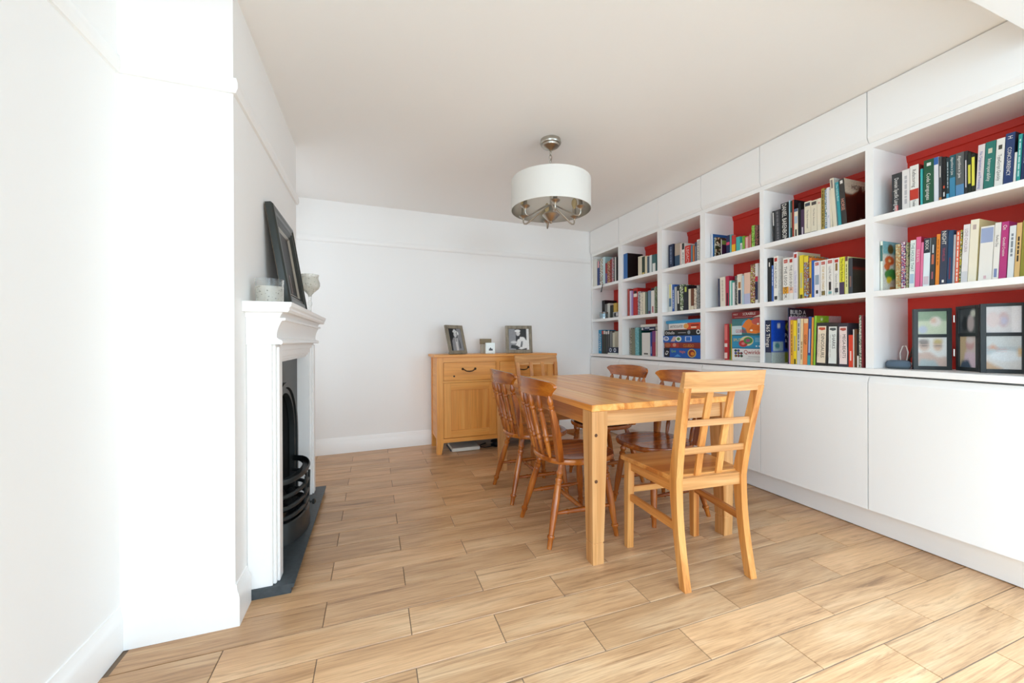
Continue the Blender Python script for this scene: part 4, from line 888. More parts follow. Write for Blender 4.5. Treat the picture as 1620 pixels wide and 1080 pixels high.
 (1,3,4,3.8983,3.9353,0.273,2.613,0.196,'dark grey book','#4a4846',{'bands':[(0.85,1,'#e0dcd8',0.7)]}),
 (1,3,5,3.8445,3.8923,0.264,2.613,0.19,'slate book with pale line','#5a5c5c',{'bands':[(0,1,'#a8aca8',0.25)]}),
 (1,3,6,3.8019,3.8387,0.248,2.613,0.179,'short cream book','#d3d0bc',{}),
 (1,3,7,3.7479,3.7961,0.262,2.613,0.189,'short ivory book with dark edge','#cfc9b2',{'bands':[(0,1,'#6a5c48',0.2)]}),
 (1,2,0,4.0748,4.1356,0.235,2.665,0.17,'wide black book','#1c1c1e',{}),
 (1,2,1,4.0232,4.0685,0.186,2.665,0.134,'thin grey-white book','#a8a6a2',{'bands':[(0,1,'#1c1c1e',0.4)]}),
 (1,2,2,3.9673,4.0143,0.188,2.665,0.136,'thin white book','#d9d8ce',{}),
 (1,2,3,3.8973,3.9612,0.161,2.665,0.116,'black-green book','#23281f',{}),
 (1,2,4,3.8292,3.8914,0.18,2.665,0.13,'book with yellow spine','#c8a848',{'bands':[(0,0.4,'#55504a',0.7)]}),
 (1,1,0,4.0365,4.1356,0.322,2.534,0.232,'white binder','#dcdbd2',{}),
 (1,1,1,3.9813,4.0301,0.291,2.534,0.21,'navy and pink book','#2c3f7a',{'bands':[(0.72,1,'#e0a8a8',0.7)]}),
 (1,1,2,3.9193,3.9751,0.303,2.534,0.218,'white book with dark patches','#d8dad6',{'patc':['#e0e2dc','#e0e2dc','#3a3c3a','#b8924c']}),
 (1,1,3,3.8667,3.9132,0.315,2.534,0.227,'tall pale blue book','#c3dadd',{'cv':'#a3c4c8'}),
 (1,1,4,3.8229,3.8607,0.234,2.534,0.169,'red and purple book','#9a2c34',{'bands':[(0,0.5,'#5f4a82',1)]}),
 (1,1,5,3.7673,3.8182,0.248,2.534,0.179,'orange and black patterned book','#8a5a34',{'patc':['#c8904c','#3a2c24','#a83c34','#d8c8b0']}),
 (1,1,6,3.7351,3.7628,0.259,2.534,0.187,'thin dark red book','#8c2c2a',{}),
 (1,1,7,3.6936,3.7306,0.271,2.534,0.195,'pink and grey book','#b08a94',{'patc':['#c8707c','#a8a8ac','#5a4a4c']}),
 (1,1,8,3.634,3.6892,0.268,2.534,0.193,'black and white book','#1c1c1e',{'bands':[(0,1,'#cfcfca',0.4)]}),
]

# ------------------------------------------------------------------ sideboard
sb = thing('sideboard', 'golden oak sideboard with two drawers and panelled doors by the back wall', 'sideboard', (1.17, 3.86, 0))
T = Matrix.Translation((-1.17, -3.86, 0))
F, Bk_ = 3.67, 4.05
ob('top', MB().box(.532, 1.805, F - .02, Bk_ + .005, .917, .941, OAK('x'), .003, T), sb, smooth=0)
for xa, xb in ((.56, .623), (1.705, 1.768)):
    for ya, yb in ((F, F + .055), (Bk_ - .05, Bk_)):
        xi = 1 if xa < 1 else -1
        m = MB()
        def q(z, k): return [(xa + (k if xi < 0 else 0), ya, z), (xb - (k if xi > 0 else 0), ya, z), (xb - (k if xi > 0 else 0), yb, z), (xa + (k if xi < 0 else 0), yb, z)]
        m.rings([q(0, .02), q(.105, 0), q(.917, 0)], OAK('z'), T=T)
        ob('leg', m, sb, smooth=0)
for xa, xb in ((.566, .584), (1.744, 1.762)):
    ob('side_panel', MB().box(xa, xb, F + .055, Bk_ - .05, .13, .917, OAK('y'), T=T), sb, smooth=0)
for z0_, z1_ in ((.868, .917), (.674, .69), (.105, .146)):
    ob('rail', MB().box(.623, 1.705, F + .003, F + .03, z0_, z1_, OAK('x'), T=T), sb, smooth=0)
ob('centre_stile', MB().box(1.147, 1.181, F + .002, F + .03, .146, .868, OAK('z'), T=T), sb, smooth=0)
ob('carcass', MB().box(.584, 1.744, F + .031, Bk_ - .003, .146, .916, plain('#7a5027', .6), T=T), sb, smooth=0)
BRASS = plain('#4a3a2a', .4, metal=.7)
for xa, xb, kx in ((.6245, 1.1455, 1.118), (1.1825, 1.7035, 1.21)):
    dr = ob('drawer', MB().box(xa + .0015, xb - .0015, F + .001, F + .03, .692, .866, OAK('x'), .0015, T), sb, smooth=0)
    cx = (xa + xb) / 2 - .015
    m = MB().tube([(cx - .062, F - .006, .802), (cx - .05, F - .02, .797), (cx - .03, F - .024, .784), (cx, F - .025, .781), (cx + .03, F - .024, .784), (cx + .05, F - .02, .797), (cx + .062, F - .006, .802)], [.005, .0045, .005, .0065, .005, .0045, .005], BRASS, 8, T)
    for s in (-1, 1): m.lathe([(0, .012), (.5, .011), (1, .005)], (cx + s * .062, F + .001, .803), (cx + s * .062, F - .012, .803), BRASS, 12, T=T)
    ob('handle', m, dr, smooth=50)
    if xa < 1:
        ob('keyhole', MB().lathe([(0, .009), (1, .0085)], (.725, F + .0011, .735), (.725, F - .0006, .735), plain('#3a2210', .6), 12, T=T), dr, label='dark wood plug', smooth=0)
    dz0, dz1 = .149, .6715
    dm = MB()
    dm.box(xa + .0015, xa + .072, F + .002, F + .026, dz0, dz1, OAK('z'), .001, T).box(xb - .072, xb - .0015, F + .002, F + .026, dz0, dz1, OAK('z'), .001, T)
    dm.box(xa + .072, xb - .072, F + .0025, F + .026, dz0, dz0 + .07, OAK('x'), .001, T).box(xa + .072, xb - .072, F + .0025, F + .026, dz1 - .07, dz1, OAK('x'), .001, T)
    d = ob('door', dm, sb, smooth=0)
    xm = (xa + xb) / 2
    for a, b in ((xa + .07, xm - .0004), (xm + .0004, xb - .07)):
        ob('panel', MB().box(a, b, F + .013, F + .022, dz0 + .068, dz1 - .068, OAK('z'), .0006, T), d, smooth=0)
    ob('knob', MB().lathe([(0, .008), (.3, .007), (.55, .014), (.8, .015), (1, .006)], (kx, F + .002, .52), (kx, F - .026, .52), OAK('y'), 14, T=T), d, smooth=50)
t = ob('storage_box', MB().box(.71, .985, 3.70, 3.95, .0025, .036, plain('#d9d8cf', .5), .004), label='flat white box lying on the floor under the sideboard', cat='box')
ob('base', MB().box(.70, .99, 3.735, 3.965, .0005, .012, plain('#55585a', .6)), t, label='dark grey base')
t = ob('cable_reel', MB().lathe([(0, .07), (.2, .075), (.3, .05), (.7, .05), (.8, .075), (1, .07)], (1.2, 3.80, .001), (1.2, 3.80, .05), BLACK, 20), label='small black cable reel on the floor under the sideboard', cat='cable reel', smooth=40)
ob('cable', MB().tube([(1.13, 3.76, .008), (1.05, 3.74, .007), (1.0, 3.78, .007), (1.03, 3.85, .007), (1.1, 3.9, .007)], .005, BLACK, 6), t)

PHW, PHG, PHD, PHM, PALE = '#cfcfcf', '#8e8f92', '#26272a', '#5c5d61', '#e4e4e2'
def easel(label, loc, rz, w, h, b, lean, m, polys, strut):
    """photo frame on a strut; local front is -y"""
    t = thing('framed_photo', label, 'framed photo', loc, rz)
    T = Matrix.Rotation(-radians(lean), 4, 'X')
    mb = MB()
    for (x0, x1, z0, z1, ax) in ((-w / 2, w / 2, 0, b, 'x'), (-w / 2, w / 2, h - b, h, 'x'), (-w / 2, -w / 2 + b, b, h - b, 'z'), (w / 2 - b, w / 2, b, h - b, 'z')):
        mb.box(x0, x1, -.018, 0, z0, z1, m, .002, T)
    ob('frame', mb, t, smooth=0)
    ph = MB().box(-w / 2 + b, w / 2 - b, -.01, -.002, b, h - b, plain(PHD, .3), T=T)
    iw, ih = w - 2 * b, h - 2 * b
    po = ob('photo', ph, t, label='black and white photo', smooth=0)
    soft_print('print', po, T @ Vector((-w / 2 + b, -.0106, b)), T.to_3x3() @ Vector((1, 0, 0)), T.to_3x3() @ Vector((0, 0, 1)), iw, ih, polys, 36, 48, PHD, .01, .05)
    if strut:
        mb = MB(); y1 = sin(radians(lean)) * h * .62 + .012
        mb.rings([[(-.035, .004, .006), (.035, .004, .006), (.028, y1, h * .5), (-.028, y1, h * .5)], [(-.035, .10, .003), (.035, .10, .003), (.028, y1 + .008, h * .5), (-.028, y1 + .008, h * .5)]], BLACK)
        ob('strut', mb, t, label='black folding strut', smooth=0)
    return t
man = [(rect(0, .45, 0, 1), PHD), (rect(.66, 1, 0, 1), PHG), ([(.15, 0), (.18, .45), (.3, .58), (.5, .62), (.7, .55), (.86, .4), (.95, 0)], PHG), ([(.42, 0), (.44, .58), (.62, .58), (.6, 0)], PHW), (ell(.5, .72, .12, .12), PHW), (ell(.5, .86, .17, .05), PALE), (ell(.49, .9, .11, .07), PHW), (ell(.72, .78, .07, .08), PALE), ([(.48, .4), (.5, .6), (.56, .6), (.54, .4)], PHM), ([(.68, .1), (.72, .5), (.8, .45), (.82, .1)], PHM)]
lady = [(rect(0, .35, 0, 1), PHG), (rect(.88, 1, 0, 1), PALE), ([(.3, 1), (.36, .8), (.46, .7), (.5, .55), (.7, .6), (.86, .7), (.86, 1)], PHD), ([(.3, .1), (.42, .45), (.55, .62), (.75, .6), (.9, .4), (.95, .1), (.6, .02)], PALE), (ell(.46, .78, .1, .12), PHW), (ell(.44, .9, .14, .07), PALE), ([(.42, .52), (.5, .66), (.58, .66), (.52, .5)], PHD), ([(.08, .08), (.12, .24), (.4, .2), (.56, .1), (.4, .04)], PHD), (ell(.25, .36, .16, .06), PHW), ([(.55, .12), (.62, .42), (.68, .4), (.66, .14)], PHM)]
easel('grey wood photo frame with a standing man at the sideboard corner', (.79, 3.80, .942), radians(32), .235, .295, .034, 15, GREYW, man, True)
easel('grey wood photo frame with a seated woman nearer the bookshelves', (1.455, 3.84, .942), radians(-12), .285, .295, .034, 11, GREYW, lady, True)
t = ob('wooden_block', MB().box(1.052, 1.168, 3.905, 3.955, 1.04, 1.095, plain('#8a7a5c', .6, var=.15), .002).box(1.06, 1.16, 3.91, 3.95, .942, 1.04, plain('#b9b4a6', .6)), label='small pale tealight block with brown top behind the glass photo cube', cat='block', smooth=0)
t = thing('photo_cube', 'small square frosted glass photo block in the middle of the sideboard', 'photo block', (1.13, 3.83, .942))
ob('block', MB().box(-.05, .05, -.014, .014, 0, .112, plain('#e2eae6', .1), .002), t, smooth=0)
m = MB(); poly_print(m, (-.018, -.0141, .03), (1, 0, 0), (0, 0, 1), [([(0, 0), (.044, 0), (.044, .022), (0, .022)], plain(PHG, .3)), ([(.004, .004), (.012, .03), (.022, .032), (.03, .018), (.042, .012), (.042, .004)], plain(PHD, .3))])
ob('print', m, t, smooth=0)

# ------------------------------------------------------------------ books
SHN = {1: 'top', 2: 'middle', 3: 'bottom'}; ZSH = {1: 1.73, 2: 1.33, 3: .915}
ORD = 'first second third fourth fifth sixth seventh eighth ninth tenth eleventh twelfth thirteenth fourteenth fifteenth sixteenth seventeenth eighteenth nineteenth twentieth twenty-first twenty-second twenty-third twenty-fourth twenty-fifth'.split()
BK = lambda c: plain(c, .42, spec=.4)
return_ps = []
def art_cover(kind, mb, o, ux, uy, d, h):
    """flat print on the visible cover"""
    def S(p): return [(x * d, y * h) for x, y in p]
    g = lambda c: BK(c)
    if kind == 'flower':
        ps = [(rect(0, 1, .75, 1), '#6fb0bb'), (rect(0, 1, 0, .75), '#cfd4cc'), (ell(.35, .85, .14, .1), '#5a4a22'), (ell(.3, .62, .22, .1), '#cf5f2c'), (ell(.18, .5, .14, .07), '#d0662f'), (ell(.3, .62, .06, .03), '#e8d8a0'), (ell(.4, .34, .34, .12), '#3f8a45'), (ell(.75, .42, .2, .16), '#d9cfae'), (ell(.75, .42, .15, .12), '#b59a5a'), (ell(.28, .23, .13, .07), '#e6cf33'), (ell(.6, .15, .3, .1), '#c9b6a8'), (rect(.3, .95, 0, .09), '#c98a3a')]
    elif kind == 'horse':
        ps = [(rect(0, 1, .68, 1), '#d8ccb8'), ([(0, .7), (.25, .66), (.6, .78), (.75, .9), (.82, .78), (1, .85), (1, .5), (0, .5)], '#6e3218'), ([(0, .6), (.4, .66), (.7, .8), (1, .7), (1, 0), (0, 0)], '#34130c'), ([(.35, 0), (.5, .5), (.8, .55), (1, .3), (1, 0)], '#160a08'), ([(.45, .0), (.62, .2), (.85, .12), (.85, 0)], '#b5a58c')]
    elif kind == 'figures':
        ps = [(rect(0, 1, 0, 1), '#e2e0dc')] + [(ell(.8, .3 + .22 * i, .14, .06), '#2a2a2a') for i in range(3)] + [(ell(.5, .93, .2, .03), '#8a8a8a'), (rect(.72, .95, .03, .12), '#8a5048')]
    elif kind == 'cover365':
        ps = [(rect(0, 1, 0, .245), '#b9c4bd'), (rect(.68, 1, 0, .245), '#9aa82c'), (rect(.08, .6, .28, .5), '#b4cfd0'), (ell(.3, .4, .12, .07), '#4f8f9a'), (rect(.3, .45, .82, .92), '#e8e8e8'), ([(.7, 1), (1, 1), (1, .25), (.7, .35)], '#16203a'), (ell(.9, .85, .18, .1), '#a8b030'), (ell(.9, .85, .1, .055), '#16203a')]
    elif kind == 'rocket':
        ps = [(rect(0, 1, 0, 1), '#131a26'), (ell(.75, .3, .2, .12), '#33506a'), (rect(.1, .9, .05, .12), '#a83a28')]
    elif kind == 'green':
        ps = [(rect(.5, 1, .84, 1), '#c49a98'), (ell(.2, .93, .04, .02), '#e8f0d0'), (rect(.1, 1, .7, .82), '#2f6a98'), (rect(.12, .22, .72, .8), '#d84a48')]
    else:
        ps = [(rect(0, 1, .72, 1), '#16181a'), (rect(0, 1, 0, .72), '#3a3c33'), (rect(0, 1, .68, .75), '#7a2c20')]
    return_ps.append(ps)
    if kind == 'rocket':
        put_text(mb, 'BUILD A', o + uy * (h * .885) + ux * (d * .05) - uy.cross(ux) * .004, ux, uy, h * .075, g('#e8e8e8'), d * .93)
        put_text(mb, 'ROCKET', o + uy * (h * .79) + ux * (d * .05) - uy.cross(ux) * .004, ux, uy, h * .075, g('#e8e8e8'), d * .93)
    if kind == 'cover365':
        put_text(mb, 'Pull', o + uy * (h * .6) + ux * (d * .66) - uy.cross(ux) * .005, ux, uy, h * .09, g('#e8e8e8'))
        put_text(mb, '& Ch', o + uy * (h * .48) + ux * (d * .66) - uy.cross(ux) * .005, ux, uy, h * .08, g('#e8e8e8'))
    if kind == 'horse':
        put_text(mb, 'HORSE', o + uy * (h * .79) + ux * (d * .3) - uy.cross(ux) * .003, ux, uy, h * .1, g('#6a4a3a'))
for bay, sh, n, y0, y1, h, xs, d, look, sp, k in BOOKS:
    th = y1 - y0; z = ZSH[sh] + .0004 + th / 2 * sin(radians(abs(k.get('lean', 0)) * .8))
    lab = f'{look}, {ORD[n]} from left, {SHN[sh]} shelf, {BAY[bay - 1]} bay'
    cv = BK(k['cv']) if 'cv' in k else (pattern(k['cvpat'], 22) if 'cvpat' in k else None)
    spm = pattern(k['patc'], 70) if 'patc' in k else BK(sp)
    cvm = cv or spm
    bt = min(.0022, th * .22)
    # U-shaped cover in the (x, y) plane, local origin at the spine's lower middle
    m = MB(); a, b = -th / 2, th / 2
    sr = min(.0012, th * .2)
    m.box(0, bt, a, b, 0, h, spm, sr * .5)
    m.box(bt * .6, d, a, a + bt, 0, h, cvm).box(bt * .6, d, b - bt, b, 0, h, cvm)
    bk = ob('book', m, None, (xs, (y0 + y1) / 2, z), label=lab, cat='book', group=f'books on the {SHN[sh]} shelf of the {BAY[bay - 1]} bay', smooth=0)
    if k.get('lean'): bk.rotation_euler = (-radians(k['lean'] * .8), 0, 0)
    ob('page_block', MB().box(bt, d - .003, a + bt, b - bt, .002, h - (.0025 if not k.get('tall') else .001), PAPER), bk, smooth=0)
    pr = MB(); XS = -.0003
    for bd in k.get('bands', ()):
        f0, f1, c, wf = bd
        w2 = th * wf / 2 if wf < 1 else th / 2 - .0001
        pr.add([(XS, -w2, h * f0 + .0003), (XS, w2, h * f0 + .0003), (XS, w2, h * f1 - .0003), (XS, -w2, h * f1 - .0003)], [(0, 3, 2, 1)], BK(c))
    for c, f0, f1 in k.get('dash', ()):
        q = f0; rnd = random.Random(n * 7 + bay)
        while q < f1 - .02:
            l = min(rnd.choice((.05, .08, .12)), f1 - q); w2 = th * .17
            pr.add([(XS, -w2, h * (1 - q - l)), (XS, w2, h * (1 - q - l)), (XS, w2, h * (1 - q)), (XS, -w2, h * (1 - q))], [(0, 3, 2, 1)], BK(c)); q += l + .02
    if k.get('logo'):
        w2 = th * .32
        pr.add([(XS, -w2, h * .88), (XS, w2, h * .88), (XS, w2, h * .96), (XS, -w2, h * .96)], [(0, 3, 2, 1)], BK('#b8382c'))
        if th > .03: put_text(pr, 'LEGO', (XS - .0004, 0, h * .905), (0, -1, 0), (0, 0, 1), h * .03, BK('#f2e8d8'), w2 * 1.6, True)
    if 'panel' in k:
        c, s, c2 = k['panel']; w2 = th * .39
        rnd = random.Random(n); L = [(-w2 * rnd.uniform(.94, 1), h * (.06 + .86 * i / 8)) for i in range(9)]; R_ = [(w2 * rnd.uniform(.94, 1), h * (.92 - .86 * i / 8)) for i in range(9)]
        pr.add([(XS, y, zz) for y, zz in L + R_], [tuple(range(18))[::-1]], BK(c))
        pr.add([(XS - .0004, -w2 * .8, h * .84), (XS - .0004, 0, h * .82), (XS - .0004, w2 * .8, h * .85), (XS - .0004, w2 * .6, h * .89), (XS - .0004, -w2 * .7, h * .89)], [(0, 4, 3, 2, 1)], BK(c2))
        put_text(pr, s, (XS - .0004, th * .05, h * .74), (0, 0, -1), (0, -1, 0), th * .3, BK('#2c2c2c'), h * .64)
        for i in range(5):
            pr.add([(XS - .0004, th * .22, h * (.2 + .11 * i)), (XS - .0004, th * .25, h * (.2 + .11 * i)), (XS - .0004, th * .25, h * (.29 + .11 * i)), (XS - .0004, th * .22, h * (.29 + .11 * i))], [(0, 1, 2, 3)], BK('#9a8a80'))
    many = len(k.get('tx', ()))
    for s, c, f0, sz in k.get('tx', ()):
        hh = th * sz
        put_text(pr, s, (XS - .0005, hh / 2, h * (1 - f0)), (0, 0, -1), (0, -1, 0), hh, BK(c), h * (.96 - f0 - (.0 if many == 1 else .02)))
    if pr.v: ob('spine_print', pr, bk, smooth=0)
    if 'art' in k:
        pr = MB(); art_cover(k['art'], pr, Vector((bt, a - .0001, 0)), Vector((1, 0, 0)), Vector((0, 0, 1)), d - bt, h)
        soft_print('cover_print', bk, (bt, a - .0004, 0), (1, 0, 0), (0, 0, 1), d - bt, h, return_ps.pop(), 34, 46, k.get('cv', '#9a9a94'), .018, .07)
        if pr.v: ob('cover_title', pr, bk, smooth=0)
    if 'cvband' in k:
        c, f0, f1 = k['cvband']; pr = MB()
        poly_print(pr, Vector((bt, a - .0001, 0)), Vector((1, 0, 0)), Vector((0, 0, 1)), [(rect(.004, d - bt - .002, h * f0, h * f1), BK(c))])
        ob('cover_print', pr, bk, smooth=0)

# ------------------------------------------------------------------ games and other things on the shelves
def game(label, y0, y1, z0, z1, x0, d, side, front, texts=(), polys=(), group=None, name='board_game'):
    """a lidded box; its long side faces the room (-x)"""
    t = thing(name, label, 'board game' if name == 'board_game' else 'box', (x0, (y0 + y1) / 2, z0), group=group)
    w, h = y1 - y0, z1 - z0
    ob('tray', MB().box(.002, d - .002, -w / 2 + .002, w / 2 - .002, 0, h * .5, BK(side)), t, smooth=0)
    ob('lid', MB().box(0, d, -w / 2, w / 2, h * .06, h, BK(front), .0012), t, smooth=0)
    pr = MB(); o = Vector((-.0002, w / 2, h * .06)); ux, uy = Vector((0, -1, 0)), Vector((0, 0, 1)); hh = h * .94
    poly_print(pr, o, ux, uy, [([(x * w, y * hh) for x, y in p], BK(c)) for p, c in polys])
    for s, c, fx, fy, sz, mw in texts:
        put_text(pr, s, o + ux * (fx * w) + uy * (fy * hh) + Vector((-.0004 * (len(polys) + 2), 0, 0)), ux, uy, sz * hh, BK(c), mw * w)
    if pr.v: ob('side_print', pr, t, smooth=0)
    return t
XG = 2.615; XH = 2.538
G4 = 'board games stacked in the fourth bay'; G3 = 'board games stacked in the third bay'
game('white game box with red title, lowest of the stack in the fourth bay', 1.962, 2.25, .9156, 1.006, XG, .2, '#dcdcd8', '#e6e4e0', [('Qwirkle', '#a8281e', .38, .55, .34, .56)], [(ell(.12 + .085 * (i % 3), .35 + .24 * (i // 3), .04, .11), ('#222222', '#3a3a48', '#1a1a1a', '#5a3a6a')[i % 4]) for i in range(8)] + [(ell(.12 + .085 * (i % 3), .35 + .24 * (i // 3), .018, .05), ('#d8a030', '#c8452c', '#3f8a45', '#3f6ab8')[i % 4]) for i in range(8)] + [(rect(.5, .95, .3, .34), '#9a9a9a'), (rect(.45, .95, .14, .17), '#b0b0b0')], G4)
game('blue game box with red and green discs in the fourth bay', 1.962, 2.25, 1.0065, 1.104, XG, .2, '#1f6f98', '#2f8fb8', [('SPLIT', '#e6d24a', .06, .55, .22, .3)], [(ell(.44, .56, .19, .4), '#d8d0a0'), (ell(.34, .35, .13, .28), '#b83a3a'), (ell(.48, .6, .13, .28), '#4a8a4a'), (ell(.34, .35, .05, .11), '#d87a7a'), (ell(.48, .6, .06, .13), '#a84a7a')] + [(rect(.68, .92, .5 + .09 * i, .53 + .09 * i), '#9fd0e0') for i in range(4)] + [(rect(.7, .74, .1, .2), '#d8e8ee'), (rect(.78, .82, .1, .2), '#d8e8ee')], G4)
game('game box with a large orange blob on teal in the fourth bay', 1.962, 2.25, 1.1045, 1.233, XG, .2, '#35605c', '#3f7a80', [('GOBBLE', '#c83a48', .13, .12, .2, .3)], [(rect(0, .3, 0, .55), '#c8dce0'), (ell(.42, .6, .12, .3), '#4f9ac8'), ([(.3, .5), (.42, .85), (.5, .95), (.62, .8), (.9, .55), (.98, .2), (.7, .04), (.45, .1), (.42, .35)], '#e8802c'), (ell(.75, .78, .17, .22), '#c85a50'), ([(.5, .3), (.6, .6), (.85, .45), (.8, .2)], '#d86a20'), (ell(.58, .25, .04, .06), '#f0ead8'), (ell(.76, .62, .03, .06), '#f0ead8')], G4)
game('flat dark red game box on top of the stack in the fourth bay', 1.962, 2.25, 1.2335, 1.283, XG, .2, '#7a1f22', '#8a2428', [('SCRABBLE', '#e8e0d8', .33, .42, .4, .36), ('FIRST', '#e8d8d0', .05, .5, .26, .22)], [([(.6, .02), (.95, .02), (.95, .75), (.88, .5)], '#d8c8b8'), (rect(.08, .6, .12, .17), '#c8a0a0')], G4)
def upright_box(label, y0, y1, h, c, bands, group):
    t = thing('board_game', label, 'board game', (XG, (y0 + y1) / 2, .9156), group=group); w = y1 - y0
    ob('tray', MB().box(.001, .19, -w / 2 + .001, w / 2, .001, h - .001, BK(bands[0][2])), t, smooth=0)
    ob('lid', MB().box(0, .191, -w / 2 + w * .35, w / 2 + .0005, 0, h, BK(c), .001), t, smooth=0)
    pr = MB(); poly_print(pr, (-.0002, w / 2, 0), (0, -1, 0), (0, 0, 1), [(rect(.001, w * .6, h * a, h * b), BK(cc)) for a, b, cc in bands[1:]])
    ob('side_print', pr, t, smooth=0)
upright_box('slim red game box standing on end in the fourth bay', 2.273, 2.318, .283, '#c02a2c', [(0, 1, '#a02024'), (.55, .97, '#d8706c'), (.36, .46, '#e8d8d0'), (.04, .2, '#e8c8c0')], G4)
upright_box('slim green game box standing beside the red one in the fourth bay', 2.252, 2.2715, .283, '#2f7a3a', [(0, 1, '#c9a52c'), (.1, .9, '#2a5a2c')], G4)
game('large blue game box with rainbow title, lowest in the third bay', 2.478, 2.905, .9156, 1.001, XH, .2, '#123a80', '#1f5ab0', [('Quiz', '#8fd04a', .22, .55, .26, .2), ('Night', '#e0742c', .46, .5, .26, .25)], [(rect(0, .17, 0, 1), '#1c2430'), ([(.03, .3), (.08, .7), (.14, .6), (.1, .25), (.06, .2)], '#d8d8d8'), ([(.05, .38), (.085, .6), (.12, .55), (.09, .33)], '#1c2430'), (ell(.78, .5, .11, .46), '#c8b050'), (ell(.78, .5, .085, .36), '#8a2c2a'), (ell(.8, .45, .05, .2), '#d8882c'), ([(.3, .05), (.4, .35), (.5, .1)], '#4f9ad8')], G3)
game('red-brown game box second from the bottom in the third bay', 2.478, 2.900, 1.0015, 1.05, XH, .2, '#5a2418', '#8a3428', [('CLUEDO', '#e0983c', .55, .2, .5, .28)], [(ell(.1, .5, .09, .45), '#a8603c'), (rect(.2, .42, .1, .9), '#b03c34'), (ell(.3, .55, .05, .35), '#c8907a')], G3)
game('bright blue game box with white oval badge in the third bay', 2.478, 2.917, 1.0505, 1.112, XH, .2, '#1a4a9a', '#2462b4', [('Pass', '#e8e8e8', .03, .4, .3, .1)], [(ell(.09, .55, .08, .35), '#cfd8e6'), (ell(.09, .55, .05, .22), '#2a4a90'), ([(.22, .1), (.3, .9), (.38, .85), (.34, .1)], '#c8a8a0'), (ell(.44, .5, .08, .42), '#dce4dc'), (ell(.44, .5, .045, .24), '#5a8a4a'), (rect(.62, .78, .15, .85), '#e0e6ee'), (rect(.64, .76, .2, .8), '#2a6ac0')], G3)
game('black game box with white lettering in the third bay', 2.478, 2.897, 1.1125, 1.163, XH, .2, '#18191b', '#1e2022', [('Othello', '#f0f0ee', .03, .22, .55, .34)], [(ell(.94, .55, .05, .42), '#e0e0de'), (ell(.94, .55, .03, .25), '#1e2022'), (rect(.4, .62, .4, .5), '#b0b0b0'), (ell(.7, .5, .04, .35), '#8a94a0')], G3)
game('white and orange game box with black title in the third bay', 2.478, 2.845, 1.1635, 1.22, XH, .2, '#c8452a', '#e4e2de', [('ARTICULATE!', '#222222', .05, .3, .42, .42)], [([(.6, 0), (.52, .5), (.62, 1), (1, 1), (1, 0)], '#cf4a24'), (ell(.57, .5, .08, .42), '#e0a050'), (rect(.72, .95, .5, .7), '#7a1f16'), (rect(.72, .88, .15, .38), '#e8c8a8')], G3)
t = thing('storage_tray', 'bright blue plastic lid lying on the game stack in the third bay', 'tray', (XH, 2.68, 1.2205))
ob('lid', MB().rings([[(x, s * y, z) for x, y, z, s in ((0, .2 * k, zz, -1), (.2, .2 * k, zz, -1), (.2, .2 * k, zz, 1), (0, .2 * k, zz, 1))] for k, zz in ((.93, 0), (1, .006), (1, .022), (.985, .028))], BK('#2f93c2')), t, smooth=0)
ob('rim', MB().box(-.002, .202, -.203, .203, .019, .024, BK('#2a86b4'), .001), t, smooth=0)
def flatbook(label, y0, y1, z0, z1, c, pr_=()):
    bk = ob('book', MB().box(0, .18, y0, y1, 0, .003, BK(c)).box(0, .18, y0, y1, z1 - z0 - .003, z1 - z0, BK(c)).box(0, .003, y0, y1, .002, z1 - z0 - .002, BK(c)), None, (2.61, 0, z0), label=label, cat='book', group='books lying flat in the second bay', smooth=0)
    ob('page_block', MB().box(.003, .177, y0 + .003, y1 - .003, .003, z1 - z0 - .003, PAPER), bk, smooth=0)
    if pr_:
        m = MB(); poly_print(m, (-.0002, y1, 0), (0, -1, 0), (0, 0, 1), [(rect(*p), BK(cc)) for *p, cc in pr_]); ob('spine_print', m, bk, smooth=0)
flatbook('navy and white book lying flat on the upright books in the second bay', 3.11, 3.325, 1.172, 1.208, '#20294a', [(.01, .035, .006, .03, '#d8d8dc'), (.06, .13, .02, .03, '#c8ccd8'), (.13, .2, .006, .014, '#e0e0e0')])
flatbook('white book lying flat on top of the navy one in the second bay', 3.105, 3.33, 1.2085, 1.234, '#e6e2d8')
# far-end bay odds and ends
t = thing('ribbon', 'black ribbon hanging over the top shelf edge in the far-end bay', 'ribbon', (2.53, 3.9, 1.73))
m = MB(); pth = [(.05, -.01, .0015), (.0, -.012, .003), (-.012, -.006, -.006), (-.012, .0, -.03), (-.011, .014, -.06), (-.012, .022, -.09)]
m.rings([[(x, y - .009, z), (x, y + .009, z), (x - .0015, y + .009, z), (x - .0015, y - .009, z)] for x, y, z in pth], BLACK)
ob('strap', m, t, smooth=30)
t = thing('tin', 'small shiny silver tin before the black books in the far-end bay', 'tin', (2.572, 3.955, 1.3302))
ob('can', MB().lathe([(0, .045), (.04, .048), (.9, .048), (.94, .05), (1, .05), (1, .046), (.9, .044), (.88, .001)], (0, 0, 0), (0, 0, .075), plain('#b4bcc0', .25, metal=1), 24), t, smooth=40)
ob('label', MB().lathe([(0, .0485), (1, .0485)], (0, 0, .012), (0, 0, .06), plain('#8fa4ae', .35, metal=.7), 24, caps=False), t, smooth=40)
t = thing('photo_block', 'tiny black and white photo block on the middle shelf, far-end bay', 'photo block', (2.565, 3.70, 1.3304))
ob('block', MB().box(0, .02, -.055, .055, 0, .062, plain('#d8d8d4', .3), .001), t, smooth=0)
m = MB(); poly_print(m, (-.0003, .05, .004), (0, -1, 0), (0, 0, 1), [(rect(0, .1, 0, .054), BK(PHG)), (ell(.03, .028, .016, .02), BK(PHD)), (ell(.07, .03, .018, .018), BK(PHW)), (rect(.04, .055, 0, .05), BK(PHD))]); ob('print', m, t, smooth=0)
